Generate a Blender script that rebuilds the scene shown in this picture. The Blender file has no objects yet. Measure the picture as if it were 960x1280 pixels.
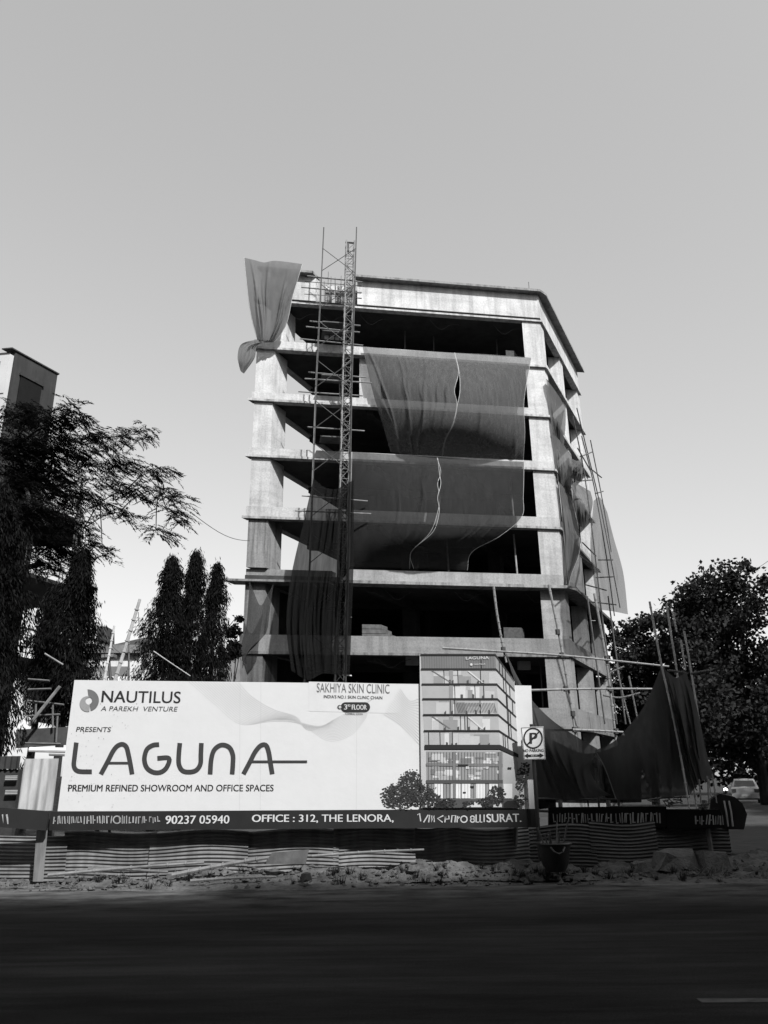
import bpy, math, random
import numpy as np
from mathutils import Vector, Matrix

random.seed(7)
rng = np.random.default_rng(11)
SC = bpy.context.scene
COL = SC.collection
RAD = math.radians

# ------------------------------------------------------------------ camera
CAM_H = 1.7
PITCH, ROLL, FPX = RAD(19.2), RAD(0.7), 960.0
FW = np.array([0, math.cos(PITCH), math.sin(PITCH)])
_r0 = np.array([1.0, 0, 0]); _u0 = np.array([0, -math.sin(PITCH), math.cos(PITCH)])
RT = math.cos(ROLL) * _r0 - math.sin(ROLL) * _u0
UP = math.cos(ROLL) * _u0 + math.sin(ROLL) * _r0
cam = bpy.data.cameras.new("camera")
cam.sensor_fit = 'VERTICAL'
cam.angle = 2 * math.atan(640 / FPX)
cam.clip_start, cam.clip_end = 0.1, 4000
camo = bpy.data.objects.new("camera", cam)
camo.matrix_world = Matrix(((RT[0], UP[0], -FW[0], 0), (RT[1], UP[1], -FW[1], 0),
                            (RT[2], UP[2], -FW[2], CAM_H), (0, 0, 0, 1)))
COL.objects.link(camo)
SC.camera = camo

# ------------------------------------------------------------------ sky and sun (black and white photograph: neutral light)
SUN_AZ, SUN_EL = RAD(150), RAD(45)
W = bpy.data.worlds.new("World"); SC.world = W; W.use_nodes = True
nt = W.node_tree; nt.nodes.clear()
sky = nt.nodes.new('ShaderNodeTexSky'); sky.sky_type = 'NISHITA'; sky.sun_disc = False
sky.sun_elevation = SUN_EL; sky.sun_rotation = SUN_AZ
sky.air_density = 1.0; sky.dust_density = 2.0; sky.ozone_density = 1.0
bw = nt.nodes.new('ShaderNodeRGBToBW')
bg = nt.nodes.new('ShaderNodeBackground'); bg.inputs['Strength'].default_value = 0.15
wo = nt.nodes.new('ShaderNodeOutputWorld')
pw = nt.nodes.new('ShaderNodeMath'); pw.operation = 'POWER'; pw.inputs[1].default_value = 0.56     # evens out the sky's fall-off, as the photo's tone curve does
nt.links.new(sky.outputs[0], bw.inputs[0]); nt.links.new(bw.outputs[0], pw.inputs[0]); nt.links.new(pw.outputs[0], bg.inputs['Color'])
nt.links.new(bg.outputs[0], wo.inputs[0])
sl = bpy.data.lights.new("sun", 'SUN'); sl.energy = 2.75; sl.angle = RAD(1.5); sl.color = (1, 1, 1)
so = bpy.data.objects.new("sun", sl)
_sd = Vector((math.sin(SUN_AZ) * math.cos(SUN_EL), math.cos(SUN_AZ) * math.cos(SUN_EL), math.sin(SUN_EL)))
so.rotation_euler = _sd.to_track_quat('Z', 'Y').to_euler(); so.location = _sd * 100
COL.objects.link(so)
SC.view_settings.view_transform = 'Standard'
SC.view_settings.look = 'None'
SC.view_settings.exposure = 1.55
SC.view_settings.gamma = 1.0
SC.view_settings.use_curve_mapping = False

# ------------------------------------------------------------------ geometry of the view: pixel of the photo -> point at a real depth
ORG = np.array([0, 0, CAM_H])
def ray(x, y): return FW + (x - 480) / FPX * RT - (y - 640) / FPX * UP
def onY(x, y, Y): d = ray(x, y); return ORG + d * (Y / d[1])
def onZ(x, y, Z): d = ray(x, y); return ORG + d * ((Z - CAM_H) / d[2])
def onP(x, y, p0, n): d = ray(x, y); return ORG + d * (((p0 - ORG) @ n) / (d @ n))

# ------------------------------------------------------------------ materials (all neutral grey)
MATS = {}
def _mat(name):
    m = bpy.data.materials.new(name); m.use_nodes = True
    m.node_tree.nodes.clear()
    return m, m.node_tree.nodes, m.node_tree.links
def grey(v): return (v, v, v, 1)
def mat(name, v, rough=0.8, var=0.25, scale=6.0, metal=0.0, bump=0.0, streak=0.0, spec=0.3, stretch=(1, 1, 1), emit=0.0, detail=6):
    if name in MATS: return MATS[name]
    m, N, L = _mat(name)
    o = N.new('ShaderNodeOutputMaterial'); p = N.new('ShaderNodeBsdfPrincipled')
    L.new(p.outputs[0], o.inputs[0])
    p.inputs['Roughness'].default_value = rough; p.inputs['Metallic'].default_value = metal
    p.inputs['Specular IOR Level'].default_value = spec
    tc = N.new('ShaderNodeTexCoord'); mp = N.new('ShaderNodeMapping'); L.new(tc.outputs['Object'], mp.inputs[0])
    mp.inputs['Scale'].default_value = stretch
    no = N.new('ShaderNodeTexNoise'); no.inputs['Scale'].default_value = scale; no.inputs['Detail'].default_value = detail
    no.inputs['Roughness'].default_value = 0.65
    L.new(mp.outputs[0], no.inputs['Vector'])
    cr = N.new('ShaderNodeValToRGB')
    cr.color_ramp.elements[0].position = 0.3; cr.color_ramp.elements[1].position = 0.7
    cr.color_ramp.elements[0].color = grey(max(0.0, v * (1 - var))); cr.color_ramp.elements[1].color = grey(min(0.95, v * (1 + var)))
    L.new(no.outputs['Fac'], cr.inputs[0]); out = cr.outputs[0]
    if streak > 0:
        mp2 = N.new('ShaderNodeMapping'); mp2.inputs['Scale'].default_value = (3.0, 3.0, 0.22); L.new(tc.outputs['Object'], mp2.inputs[0])
        n2 = N.new('ShaderNodeTexNoise'); n2.inputs['Scale'].default_value = 2.0; n2.inputs['Detail'].default_value = 5; L.new(mp2.outputs[0], n2.inputs['Vector'])
        c2 = N.new('ShaderNodeValToRGB'); c2.color_ramp.elements[0].position = 0.36; c2.color_ramp.elements[1].position = 0.56
        c2.color_ramp.elements[0].color = grey(1 - streak); c2.color_ramp.elements[1].color = grey(1.0)
        L.new(n2.outputs['Fac'], c2.inputs[0])
        mx = N.new('ShaderNodeMix'); mx.data_type = 'RGBA'; mx.blend_type = 'MULTIPLY'; mx.inputs[0].default_value = 1.0
        L.new(out, mx.inputs[6]); L.new(c2.outputs[0], mx.inputs[7]); out = mx.outputs[2]
    L.new(out, p.inputs['Base Color'])
    if bump > 0:
        b = N.new('ShaderNodeBump'); b.inputs['Strength'].default_value = bump; b.inputs['Distance'].default_value = 0.05
        n3 = N.new('ShaderNodeTexNoise'); n3.inputs['Scale'].default_value = scale * 4; n3.inputs['Detail'].default_value = 8
        L.new(tc.outputs['Object'], n3.inputs['Vector'])
        L.new(n3.outputs['Fac'], b.inputs['Height']); L.new(b.outputs[0], p.inputs['Normal'])
    if emit > 0:
        p.inputs['Emission Color'].default_value = (1, 1, 1, 1); p.inputs['Emission Strength'].default_value = emit
    MATS[name] = m
    return m

def concrete(name, v, streak=0.2):
    """cast concrete: cloudy tone, rain streaks, horizontal pour joints and fine grain"""
    if name in MATS: return MATS[name]
    m, N, L = _mat(name)
    o = N.new('ShaderNodeOutputMaterial'); p = N.new('ShaderNodeBsdfPrincipled'); L.new(p.outputs[0], o.inputs[0])
    p.inputs['Roughness'].default_value = 0.9; p.inputs['Specular IOR Level'].default_value = 0.2
    tc = N.new('ShaderNodeTexCoord')
    def noise(sc, stretch, det=6):
        mp = N.new('ShaderNodeMapping'); mp.inputs['Scale'].default_value = stretch; L.new(tc.outputs['Object'], mp.inputs[0])
        n = N.new('ShaderNodeTexNoise'); n.inputs['Scale'].default_value = sc; n.inputs['Detail'].default_value = det; L.new(mp.outputs[0], n.inputs['Vector'])
        return n.outputs['Fac']
    def ramp(fac, a, b, lo, hi):
        c = N.new('ShaderNodeValToRGB'); c.color_ramp.elements[0].position = a; c.color_ramp.elements[1].position = b
        c.color_ramp.elements[0].color = grey(lo); c.color_ramp.elements[1].color = grey(hi); L.new(fac, c.inputs[0]); return c.outputs[0]
    def mul(a, b):
        x = N.new('ShaderNodeMix'); x.data_type = 'RGBA'; x.blend_type = 'MULTIPLY'; x.inputs[0].default_value = 1
        L.new(a, x.inputs[6]); L.new(b, x.inputs[7]); return x.outputs[2]
    c = ramp(noise(0.9, (1, 1, 1), 8), 0.3, 0.72, v * 0.8, v * 1.12)
    c = mul(c, ramp(noise(2.0, (2.2, 2.2, 0.16), 5), 0.34, 0.55, 1 - streak, 1.0))
    c = mul(c, ramp(noise(14, (1, 1, 1), 6), 0.35, 0.6, 0.82, 1.0))
    c = mul(c, ramp(noise(1.0, (0.25, 0.25, 2.6), 3), 0.36, 0.46, 0.9, 1.0))
    L.new(c, p.inputs['Base Color'])
    b = N.new('ShaderNodeBump'); b.inputs['Strength'].default_value = 0.35; b.inputs['Distance'].default_value = 0.03
    L.new(noise(9, (1, 1, 1), 9), b.inputs['Height']); L.new(b.outputs[0], p.inputs['Normal'])
    MATS[name] = m
    return m

def netting(name, v, alpha, trans=0.4, stretch=(4, 4, 0.35)):
    """woven shade net: partly see-through cloth with stretched threads"""
    if name in MATS: return MATS[name]
    m, N, L = _mat(name)
    o = N.new('ShaderNodeOutputMaterial')
    tc = N.new('ShaderNodeTexCoord'); mp = N.new('ShaderNodeMapping'); mp.inputs['Scale'].default_value = stretch
    L.new(tc.outputs['Object'], mp.inputs[0])
    n = N.new('ShaderNodeTexNoise'); n.inputs['Scale'].default_value = 2.0; n.inputs['Detail'].default_value = 7; L.new(mp.outputs[0], n.inputs['Vector'])
    c = N.new('ShaderNodeValToRGB'); c.color_ramp.elements[0].position = 0.3; c.color_ramp.elements[1].position = 0.7
    c.color_ramp.elements[0].color = grey(v * 0.88); c.color_ramp.elements[1].color = grey(v * 1.12); L.new(n.outputs['Fac'], c.inputs[0])
    d = N.new('ShaderNodeBsdfDiffuse'); t = N.new('ShaderNodeBsdfTranslucent'); L.new(c.outputs[0], d.inputs[0]); L.new(c.outputs[0], t.inputs[0])
    s1 = N.new('ShaderNodeMixShader'); s1.inputs[0].default_value = trans; L.new(d.outputs[0], s1.inputs[1]); L.new(t.outputs[0], s1.inputs[2])
    tr = N.new('ShaderNodeBsdfTransparent')
    s2 = N.new('ShaderNodeMixShader')
    r2 = N.new('ShaderNodeMapRange'); r2.inputs[1].default_value = 0.3; r2.inputs[2].default_value = 0.7
    r2.inputs[3].default_value = max(0, alpha - 0.04); r2.inputs[4].default_value = min(1, alpha + 0.04)
    L.new(n.outputs['Fac'], r2.inputs[0]); L.new(r2.outputs[0], s2.inputs[0])
    L.new(tr.outputs[0], s2.inputs[1]); L.new(s1.outputs[0], s2.inputs[2]); L.new(s2.outputs[0], o.inputs[0])
    MATS[name] = m
    return m

def leafmat(name, v, trans=0.25):
    if name in MATS: return MATS[name]
    m, N, L = _mat(name)
    o = N.new('ShaderNodeOutputMaterial')
    tc = N.new('ShaderNodeTexCoord'); n = N.new('ShaderNodeTexNoise'); n.inputs['Scale'].default_value = 1.7; n.inputs['Detail'].default_value = 5
    L.new(tc.outputs['Object'], n.inputs['Vector'])
    c = N.new('ShaderNodeValToRGB'); c.color_ramp.elements[0].position = 0.3; c.color_ramp.elements[1].position = 0.7
    c.color_ramp.elements[0].color = grey(v * 0.55); c.color_ramp.elements[1].color = grey(v * 1.5); L.new(n.outputs['Fac'], c.inputs[0])
    p = N.new('ShaderNodeBsdfPrincipled'); p.inputs['Roughness'].default_value = 0.6; p.inputs['Specular IOR Level'].default_value = 0.05
    L.new(c.outputs[0], p.inputs['Base Color'])
    t = N.new('ShaderNodeBsdfTranslucent'); L.new(c.outputs[0], t.inputs[0])
    s = N.new('ShaderNodeMixShader'); s.inputs[0].default_value = trans
    L.new(p.outputs[0], s.inputs[1]); L.new(t.outputs[0], s.inputs[2]); L.new(s.outputs[0], o.inputs[0])
    MATS[name] = m
    return m

# ------------------------------------------------------------------ mesh builder
class MB:
    def __init__(s): s.v = []; s.f = []; s.n = 0
    def add(s, vs, fs):
        vs = np.asarray(vs, float).reshape(-1, 3)
        s.v.append(vs); s.f += [tuple(int(i) + s.n for i in f) for f in fs]; s.n += len(vs); return s
    def prism(s, bot, top):
        """bot/top: equal loops of points (counter-clockwise from above)"""
        k = len(bot)
        fs = [tuple(range(k - 1, -1, -1)), tuple(range(k, 2 * k))] + [(i, (i + 1) % k, k + (i + 1) % k, k + i) for i in range(k)]
        return s.add(list(bot) + list(top), fs)
    def box(s, p, q):
        (a, b, c), (d, e, f) = p, q
        return s.prism([(a, b, c), (d, b, c), (d, e, c), (a, e, c)], [(a, b, f), (d, b, f), (d, e, f), (a, e, f)])
    def obox(s, c, ax, ay, az):
        """box from centre and three half-axis vectors"""
        c, ax, ay, az = (np.asarray(t, float) for t in (c, ax, ay, az))
        bot = [c - ax - ay - az, c + ax - ay - az, c + ax + ay - az, c - ax + ay - az]
        return s.prism(bot, [b + 2 * az for b in bot])
    def tube(s, pts, r, k=6, r2=None):
        pts = [np.asarray(p, float) for p in pts]; m = len(pts)
        rs = np.linspace(r, r if r2 is None else r2, m)
        vs, fs = [], []
        for i, p in enumerate(pts):
            t = pts[min(i + 1, m - 1)] - pts[max(i - 1, 0)]; t = t / (np.linalg.norm(t) + 1e-9)
            a = np.cross(t, [0, 0, 1.0] if abs(t[2]) < 0.9 else [1.0, 0, 0]); a /= np.linalg.norm(a); b = np.cross(t, a)
            for j in range(k):
                an = 2 * math.pi * j / k; vs.append(p + rs[i] * (math.cos(an) * a + math.sin(an) * b))
        for i in range(m - 1):
            for j in range(k): fs.append((i * k + j, i * k + (j + 1) % k, (i + 1) * k + (j + 1) % k, (i + 1) * k + j))
        fs.append(tuple(range(k - 1, -1, -1))); fs.append(tuple(range((m - 1) * k, m * k)))
        return s.add(vs, fs)
    def grid(s, P):
        P = np.asarray(P); a, b = P.shape[:2]
        return s.add(P.reshape(-1, 3), [(i * b + j, i * b + j + 1, (i + 1) * b + j + 1, (i + 1) * b + j) for i in range(a - 1) for j in range(b - 1)])
    def quads(s, Q):
        Q = np.asarray(Q, float); k = len(Q)
        s.v.append(Q.reshape(-1, 3)); b = s.n + 4 * np.arange(k)
        s.f += list(zip(b.tolist(), (b + 1).tolist(), (b + 2).tolist(), (b + 3).tolist())); s.n += 4 * k; return s
    def build(s, name, m, parent=None, smooth=False, loc=None):
        me = bpy.data.meshes.new(name); o = bpy.data.objects.new(name, me); COL.objects.link(o)
        V = np.concatenate(s.v) if s.v else np.zeros((0, 3))
        if parent is not None:
            base = np.zeros(3); q = parent
            while q is not None: base += np.array(q.location); q = q.parent
            V = V - base; o.parent = parent
        elif loc is not None:
            V = V - np.asarray(loc); o.location = loc
        me.from_pydata(V.tolist(), [], s.f); me.materials.append(m)
        if smooth: me.polygons.foreach_set('use_smooth', [True] * len(me.polygons))
        me.update()
        return o

def tag(o, label=None, cat=None, group=None, kind=None):
    if label: o['label'] = label
    if cat: o['category'] = cat
    if group: o['group'] = group
    if kind: o['kind'] = kind
    return o
def thing(name, label, cat, loc, group=None):
    o = bpy.data.objects.new(name, None); COL.objects.link(o); o.location = tuple(float(t) for t in loc); o.empty_display_size = 0.3
    return tag(o, label, cat, group)
def copy_tree(o, parent=None):
    c = o.copy(); COL.objects.link(c); c.parent = parent
    for ch in o.children: copy_tree(ch, c)
    return c

def resample(pts, k):
    pts = np.asarray(pts, float); d = np.r_[0, np.cumsum(np.linalg.norm(np.diff(pts, axis=0), axis=1))]
    t = np.linspace(0, d[-1], k)
    return np.stack([np.interp(t, d, pts[:, i]) for i in range(pts.shape[1])], 1)
def smoothpoly(pts, k):
    """Catmull-Rom through pts then resample"""
    p = np.asarray(pts, float)
    if len(p) < 3: return resample(p, k)
    e = np.vstack([2 * p[0] - p[1], p, 2 * p[-1] - p[-2]]); out = []
    for i in range(1, len(e) - 2):
        for t in np.linspace(0, 1, 12, endpoint=False):
            a, b, c, d = e[i - 1:i + 3]
            out.append(0.5 * (2 * b + (c - a) * t + (2 * a - 5 * b + 4 * c - d) * t * t + (3 * b - a - 3 * c + d) * t ** 3))
    out.append(p[-1])
    return resample(out, k)
def coons(top, right, bottom, left, nu, nv):
    """2-D Coons patch; top/bottom run left to right, left/right run top to bottom"""
    T, B = smoothpoly(top, nu), smoothpoly(bottom, nu); Lf, Rg = smoothpoly(left, nv), smoothpoly(right, nv)
    u = np.linspace(0, 1, nu)[None, :, None]; v = np.linspace(0, 1, nv)[:, None, None]
    return ((1 - v) * T[None] + v * B[None] + (1 - u) * Lf[:, None] + u * Rg[:, None]
            - ((1 - u) * (1 - v) * T[0] + u * (1 - v) * T[-1] + (1 - u) * v * B[0] + u * v * B[-1]))

# ------------------------------------------------------------------ the plan of the unfinished building
A0, B0 = RAD(8.6), RAD(26)
EX = np.array([math.cos(A0), math.sin(A0), 0]); EN = np.array([math.sin(A0), -math.cos(A0), 0])      # along the front, outwards
ES = np.array([math.sin(B0), math.cos(B0), 0]); SN = np.array([math.cos(B0), -math.sin(B0), 0])      # along the sides, outwards right
F0 = np.array([-6.6, 34.6, 0]); FL, SL = 15.6, 9.7
C0 = F0 + FL * EX
Z = np.array([0, 0, 1.0])
def bp(u, v, z): return F0 + u * EX + v * ES + z * Z
def fac(x, y, off=0.0): return onP(x, y, F0 + EN * off, EN)
def sidep(x, y, off=0.0): return onP(x, y, C0 + SN * off, SN)
def bbox(m, u0, u1, v0, v1, z0, z1):
    m.prism([bp(u0, v0, z0), bp(u1, v0, z0), bp(u1, v1, z0), bp(u0, v1, z0)], [bp(u0, v0, z1), bp(u1, v0, z1), bp(u1, v1, z1), bp(u0, v1, z1)])
    return m

# ================================================================== GROUND
def asphalt():
    m, N, L = _mat('asphalt'); o = N.new('ShaderNodeOutputMaterial'); p = N.new('ShaderNodeBsdfPrincipled'); L.new(p.outputs[0], o.inputs[0])
    p.inputs['Roughness'].default_value = .92; p.inputs['Specular IOR Level'].default_value = .05
    tc = N.new('ShaderNodeTexCoord')
    def nz(sc, st, det, a, b, lo, hi):
        mp = N.new('ShaderNodeMapping'); mp.inputs['Scale'].default_value = st; L.new(tc.outputs['Object'], mp.inputs[0])
        n = N.new('ShaderNodeTexNoise'); n.inputs['Scale'].default_value = sc; n.inputs['Detail'].default_value = det; n.inputs['Roughness'].default_value = .7; L.new(mp.outputs[0], n.inputs['Vector'])
        c = N.new('ShaderNodeValToRGB'); c.color_ramp.elements[0].position = a; c.color_ramp.elements[1].position = b
        c.color_ramp.elements[0].color = grey(lo); c.color_ramp.elements[1].color = grey(hi); L.new(n.outputs['Fac'], c.inputs[0]); return c.outputs[0]
    def mul(a, b):
        x = N.new('ShaderNodeMix'); x.data_type = 'RGBA'; x.blend_type = 'MULTIPLY'; x.inputs[0].default_value = 1; L.new(a, x.inputs[6]); L.new(b, x.inputs[7]); return x.outputs[2]
    c = nz(60, (1, 1, 1), 4, .3, .7, .005, .026)                                  # aggregate
    c = mul(c, nz(.5, (.35, 1.6, 1), 6,   .35, .65, .4, 1.5))                      # worn bands along the traffic
    c = mul(c, nz(2.5, (.12, 1.5, 1), 5, .4, .6, .65, 1.15))                        # tyre streaks
    # sand blown over the edge of the carriageway
    sx = N.new('ShaderNodeSeparateXYZ'); L.new(tc.outputs['Object'], sx.inputs[0])
    mr = N.new('ShaderNodeMapRange'); mr.inputs[1].default_value = 11.5; mr.inputs[2].default_value = 14.5; L.new(sx.outputs[1], mr.inputs[0])
    n = nz(1.6, (.6, 1.5, 1), 8, .35, .62, 0, 1)
    mm = N.new('ShaderNodeMath'); mm.operation = 'MULTIPLY'; L.new(mr.outputs[0], mm.inputs[0]); L.new(n, mm.inputs[1])
    x = N.new('ShaderNodeMix'); x.data_type = 'RGBA'; L.new(mm.outputs[0], x.inputs[0]); L.new(c, x.inputs[6]); x.inputs[7].default_value = grey(.11); L.new(x.outputs[2], p.inputs['Base Color'])
    b = N.new('ShaderNodeBump'); b.inputs['Strength'].default_value = .3; b.inputs['Distance'].default_value = .02; L.new(nz(70, (1, 1, 1), 4, .3, .7, 0, 1), b.inputs['Height']); L.new(b.outputs[0], p.inputs['Normal'])
    return m
S_ASPH = asphalt()
def sheet(name, pts, z, m):
    k = MB(); k.add([(x, y, z) for x, y in pts], [tuple(range(len(pts)))]); o = k.build(name, m); tag(o, kind='structure'); return o
sheet('ground', [(-900, -300), (900, -300), (900, 1500), (-900, 1500)], -0.03, mat('earth', 0.012, 0.95, 0.35, 0.4, bump=0.3))
sheet('road', [(-300, -5.5), (300, -5.5), (300, 14.9), (-300, 14.9)], 0.0, S_ASPH)
q0 = np.array([8.2, 14.0]); q1 = q0 + 130 * ES[:2]
sheet('side_road', [tuple(q0), (q0[0] + 11, q0[1]), (q1[0] + 11, q1[1]), tuple(q1)], -0.006, S_ASPH)
k = MB(); k.box((-300, -9.5, -0.02), (300, -5.5, 0.14)); tag(k.build('pavement', mat('pavement', 0.14, 0.9, 0.3, 3)), kind='structure')
k = MB()
for i in range(0, 12):
    x0 = 2.47 + i * 4.5
    k.add([(x0, 7.03, 0.004), (x0 + 1.9, 6.97, 0.004), (x0 + 1.9, 7.09, 0.004), (x0, 7.15, 0.004)], [(0, 1, 2, 3)])
tag(k.build('road_marking', mat('worn_paint', 0.04, 0.9, 0.6, 9)), kind='structure')

# dirt verge between road and hoarding: an uneven bank
def dirt_h(x, y):
    g = np.clip((x + 6.5) / 6.0, 0, 1); g = .25 + .75 * g * g * (3 - 2 * g)          # the bank grows towards the right
    t = np.clip((y - 14.25) / 1.1, 0, 1)
    h = 0.19 * g * t ** 0.8 * (1 + 0.35 * np.sin(x * 0.9 + 1) * np.sin(x * 0.37))
    h += t * .045 * np.sin(x * 3.1 + y * 2) + t * 0.035 * np.sin(x * 7.3 - y * 5) + t * 0.025 * np.sin(x * 13.7 + y * 11)
    return h + .012
xs = np.linspace(-22, 9.2, 420); ys = np.linspace(14.05, 17.0, 60)
XX, YY = np.meshgrid(xs, ys)
YE = YY + (0.18 * np.sin(XX * 0.8) + 0.09 * np.sin(XX * 2.3 + 1)) * (YY < 14.4)
HH = dirt_h(XX, YY) + rng.normal(0, 0.012, XX.shape) * np.clip((YY - 14.2) / 0.4, 0, 1)
HH[0] = -0.025
k = MB(); k.grid(np.stack([XX, YE, HH], 2)); tag(k.build('dirt_verge', mat('dirt', 0.06, 0.95, 0.65, 2.6, bump=0.8), smooth=False), kind='structure')
sheet('plot_ground', [(-12, 17.0), (9.0, 17.0), (22, 46), (-12, 46)], 0.2, mat('dirt_plot', 0.03, 0.95, 0.4, 2, bump=0.4))

# gravel and clods strewn over the verge (uncountable)
k = MB()
for i in range(1500):
    x = rng.uniform(-7.5, 7.0); y = 14.1 + rng.beta(1.5, 1.5) * 1.3; r = 0.012 + 0.05 * rng.random() ** 3
    c = np.array([x, y, float(dirt_h(np.array(x), np.array(y))) + r * 0.3])
    d = rng.normal(0, 1, (6, 3)) * 0.2 + np.array([[1, 0, 0], [-1, 0, 0], [0, 1, 0], [0, -1, 0], [0, 0, .8], [0, 0, -.8]])
    k.add(c + d * r, [(0, 2, 4), (2, 1, 4), (1, 3, 4), (3, 0, 4), (2, 0, 5), (1, 2, 5), (3, 1, 5), (0, 3, 5)])
tag(k.build('gravel', mat('stones', 0.05, 0.9, 0.5, 5)), kind='stuff')
k = MB()
def tuft(k, c, n, h):
    for i in range(n):
        a = rng.uniform(0, 6.28); d = np.array([math.cos(a), math.sin(a), 0]); l = h * rng.uniform(.5, 1.1); w = np.array([-d[1], d[0], 0]) * 0.008
        b = c + d * rng.uniform(0, h * .5); t = b + d * l * rng.uniform(.2, .8) + Z * l
        k.add([b - w, b + w, t], [(0, 1, 2)])
for i in range(70):
    x = rng.choice([rng.uniform(-1.0, 7.5), rng.uniform(-6, 7)]); y = rng.uniform(14.2, 15.2)
    tuft(k, np.array([x, y, float(dirt_h(np.array(x), np.array(y)))]), 26, rng.uniform(.06, .2))
tag(k.build('weeds', leafmat('weed_leaf', 0.02)), kind='stuff')

# ================================================================== THE UNFINISHED BUILDING
ub = thing('unfinished_building', 'seven storey bare concrete building frame under construction behind the billboard', 'building', bp(0, 0, 0))
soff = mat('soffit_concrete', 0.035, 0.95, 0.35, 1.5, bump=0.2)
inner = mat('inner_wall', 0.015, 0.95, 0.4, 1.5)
#        ledge bottom, beam top, tone (weaker light on lower floors put into the colour), ledge projection
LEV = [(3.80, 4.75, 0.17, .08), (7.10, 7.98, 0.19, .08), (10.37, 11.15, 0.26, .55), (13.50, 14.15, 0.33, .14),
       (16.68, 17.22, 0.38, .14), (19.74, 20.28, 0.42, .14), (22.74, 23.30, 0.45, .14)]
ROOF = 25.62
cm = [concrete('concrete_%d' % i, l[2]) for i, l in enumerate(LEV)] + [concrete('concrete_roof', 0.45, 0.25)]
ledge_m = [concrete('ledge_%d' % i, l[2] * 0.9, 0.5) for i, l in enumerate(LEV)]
D = 0.45
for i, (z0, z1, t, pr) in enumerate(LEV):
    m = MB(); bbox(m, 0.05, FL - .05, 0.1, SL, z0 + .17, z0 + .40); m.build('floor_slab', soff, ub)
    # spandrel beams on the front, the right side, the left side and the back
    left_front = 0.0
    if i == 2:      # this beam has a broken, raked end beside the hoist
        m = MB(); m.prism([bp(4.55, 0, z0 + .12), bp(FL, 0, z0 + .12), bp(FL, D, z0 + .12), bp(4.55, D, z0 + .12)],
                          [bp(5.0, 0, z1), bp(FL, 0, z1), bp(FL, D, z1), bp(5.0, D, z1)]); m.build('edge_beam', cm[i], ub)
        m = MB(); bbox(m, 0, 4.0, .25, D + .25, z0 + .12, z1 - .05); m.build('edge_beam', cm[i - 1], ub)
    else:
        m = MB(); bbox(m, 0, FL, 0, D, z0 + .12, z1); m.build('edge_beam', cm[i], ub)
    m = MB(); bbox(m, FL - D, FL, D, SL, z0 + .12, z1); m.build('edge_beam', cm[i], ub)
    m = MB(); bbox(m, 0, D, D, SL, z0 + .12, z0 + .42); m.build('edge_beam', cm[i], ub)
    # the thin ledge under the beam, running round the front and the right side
    pl = pr if i != 2 else 1.0
    m = MB()
    th = .12 if i != 2 else .14
    uu0 = -pl * .7
    if i == 2:
        bbox(m, uu0, 4.1, -.35, .6, z0 + .02, z0 + .12); m.build('ledge', ledge_m[i - 1], ub); m = MB(); uu0 = 4.6
    ov = pr * 1.15
    m.prism([bp(uu0, -pr, z0), bp(FL + ov * .55, -pr, z0), bp(FL + ov, 0, z0), bp(FL + ov, SL, z0), bp(FL - .3, SL, z0), bp(FL - .3, .3, z0), bp(uu0, .3, z0)],
            [bp(uu0, -pr, z0 + th), bp(FL + ov * .55, -pr, z0 + th), bp(FL + ov, 0, z0 + th), bp(FL + ov, SL, z0 + th), bp(FL - .3, SL, z0 + th), bp(FL - .3, .3, z0 + th), bp(uu0, .3, z0 + th)])
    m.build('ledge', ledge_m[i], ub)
    # downstand beams under the slab
    for u in (5.6, 10.3):
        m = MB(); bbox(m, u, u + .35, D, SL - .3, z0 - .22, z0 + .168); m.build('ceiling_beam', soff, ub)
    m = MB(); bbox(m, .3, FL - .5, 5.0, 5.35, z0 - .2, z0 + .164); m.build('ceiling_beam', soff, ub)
tops = [l[0] for l in LEV] + [ROOF]
floors = [0.0] + [l[1] for l in LEV]
for j in range(8):
    zb, zt = floors[j], tops[j]
    w = [1.3, 1.28, 1.25, 1.12, 1.12, 1.10, 1.08, 1.05][j]
    mm = cm[j]
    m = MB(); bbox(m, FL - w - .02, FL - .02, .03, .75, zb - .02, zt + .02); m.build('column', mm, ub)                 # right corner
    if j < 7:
        lm = cm[min(j, 7)] if j >= 4 else concrete('column_shade_weathered_%d' % j, [.09, .10, .13, .19][j], .55)  # shade on the lower left columns put into their colour, plus stain streaks
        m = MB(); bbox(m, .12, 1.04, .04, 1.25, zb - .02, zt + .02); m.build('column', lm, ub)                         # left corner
    else:
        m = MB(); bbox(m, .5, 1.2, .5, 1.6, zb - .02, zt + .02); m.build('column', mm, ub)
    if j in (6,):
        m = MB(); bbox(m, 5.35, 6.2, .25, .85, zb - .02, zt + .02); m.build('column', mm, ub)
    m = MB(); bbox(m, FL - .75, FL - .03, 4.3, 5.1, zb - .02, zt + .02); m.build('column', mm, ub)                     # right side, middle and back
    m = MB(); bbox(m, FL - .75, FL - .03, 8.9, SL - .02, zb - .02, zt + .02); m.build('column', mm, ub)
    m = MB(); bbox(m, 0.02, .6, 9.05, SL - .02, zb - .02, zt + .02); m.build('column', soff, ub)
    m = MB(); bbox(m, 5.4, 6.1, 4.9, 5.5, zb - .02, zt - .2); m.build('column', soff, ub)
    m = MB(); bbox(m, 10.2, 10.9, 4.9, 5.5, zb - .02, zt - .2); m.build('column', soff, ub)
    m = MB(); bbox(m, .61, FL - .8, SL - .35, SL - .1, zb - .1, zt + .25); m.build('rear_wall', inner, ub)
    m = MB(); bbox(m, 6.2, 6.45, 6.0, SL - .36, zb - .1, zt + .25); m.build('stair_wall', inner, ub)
    if j in (0, 1, 2): m = MB(); bbox(m, .06, .25, 2.0, 9.04, zb - .1, zt + .25); m.build('side_wall', inner, ub)
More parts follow.
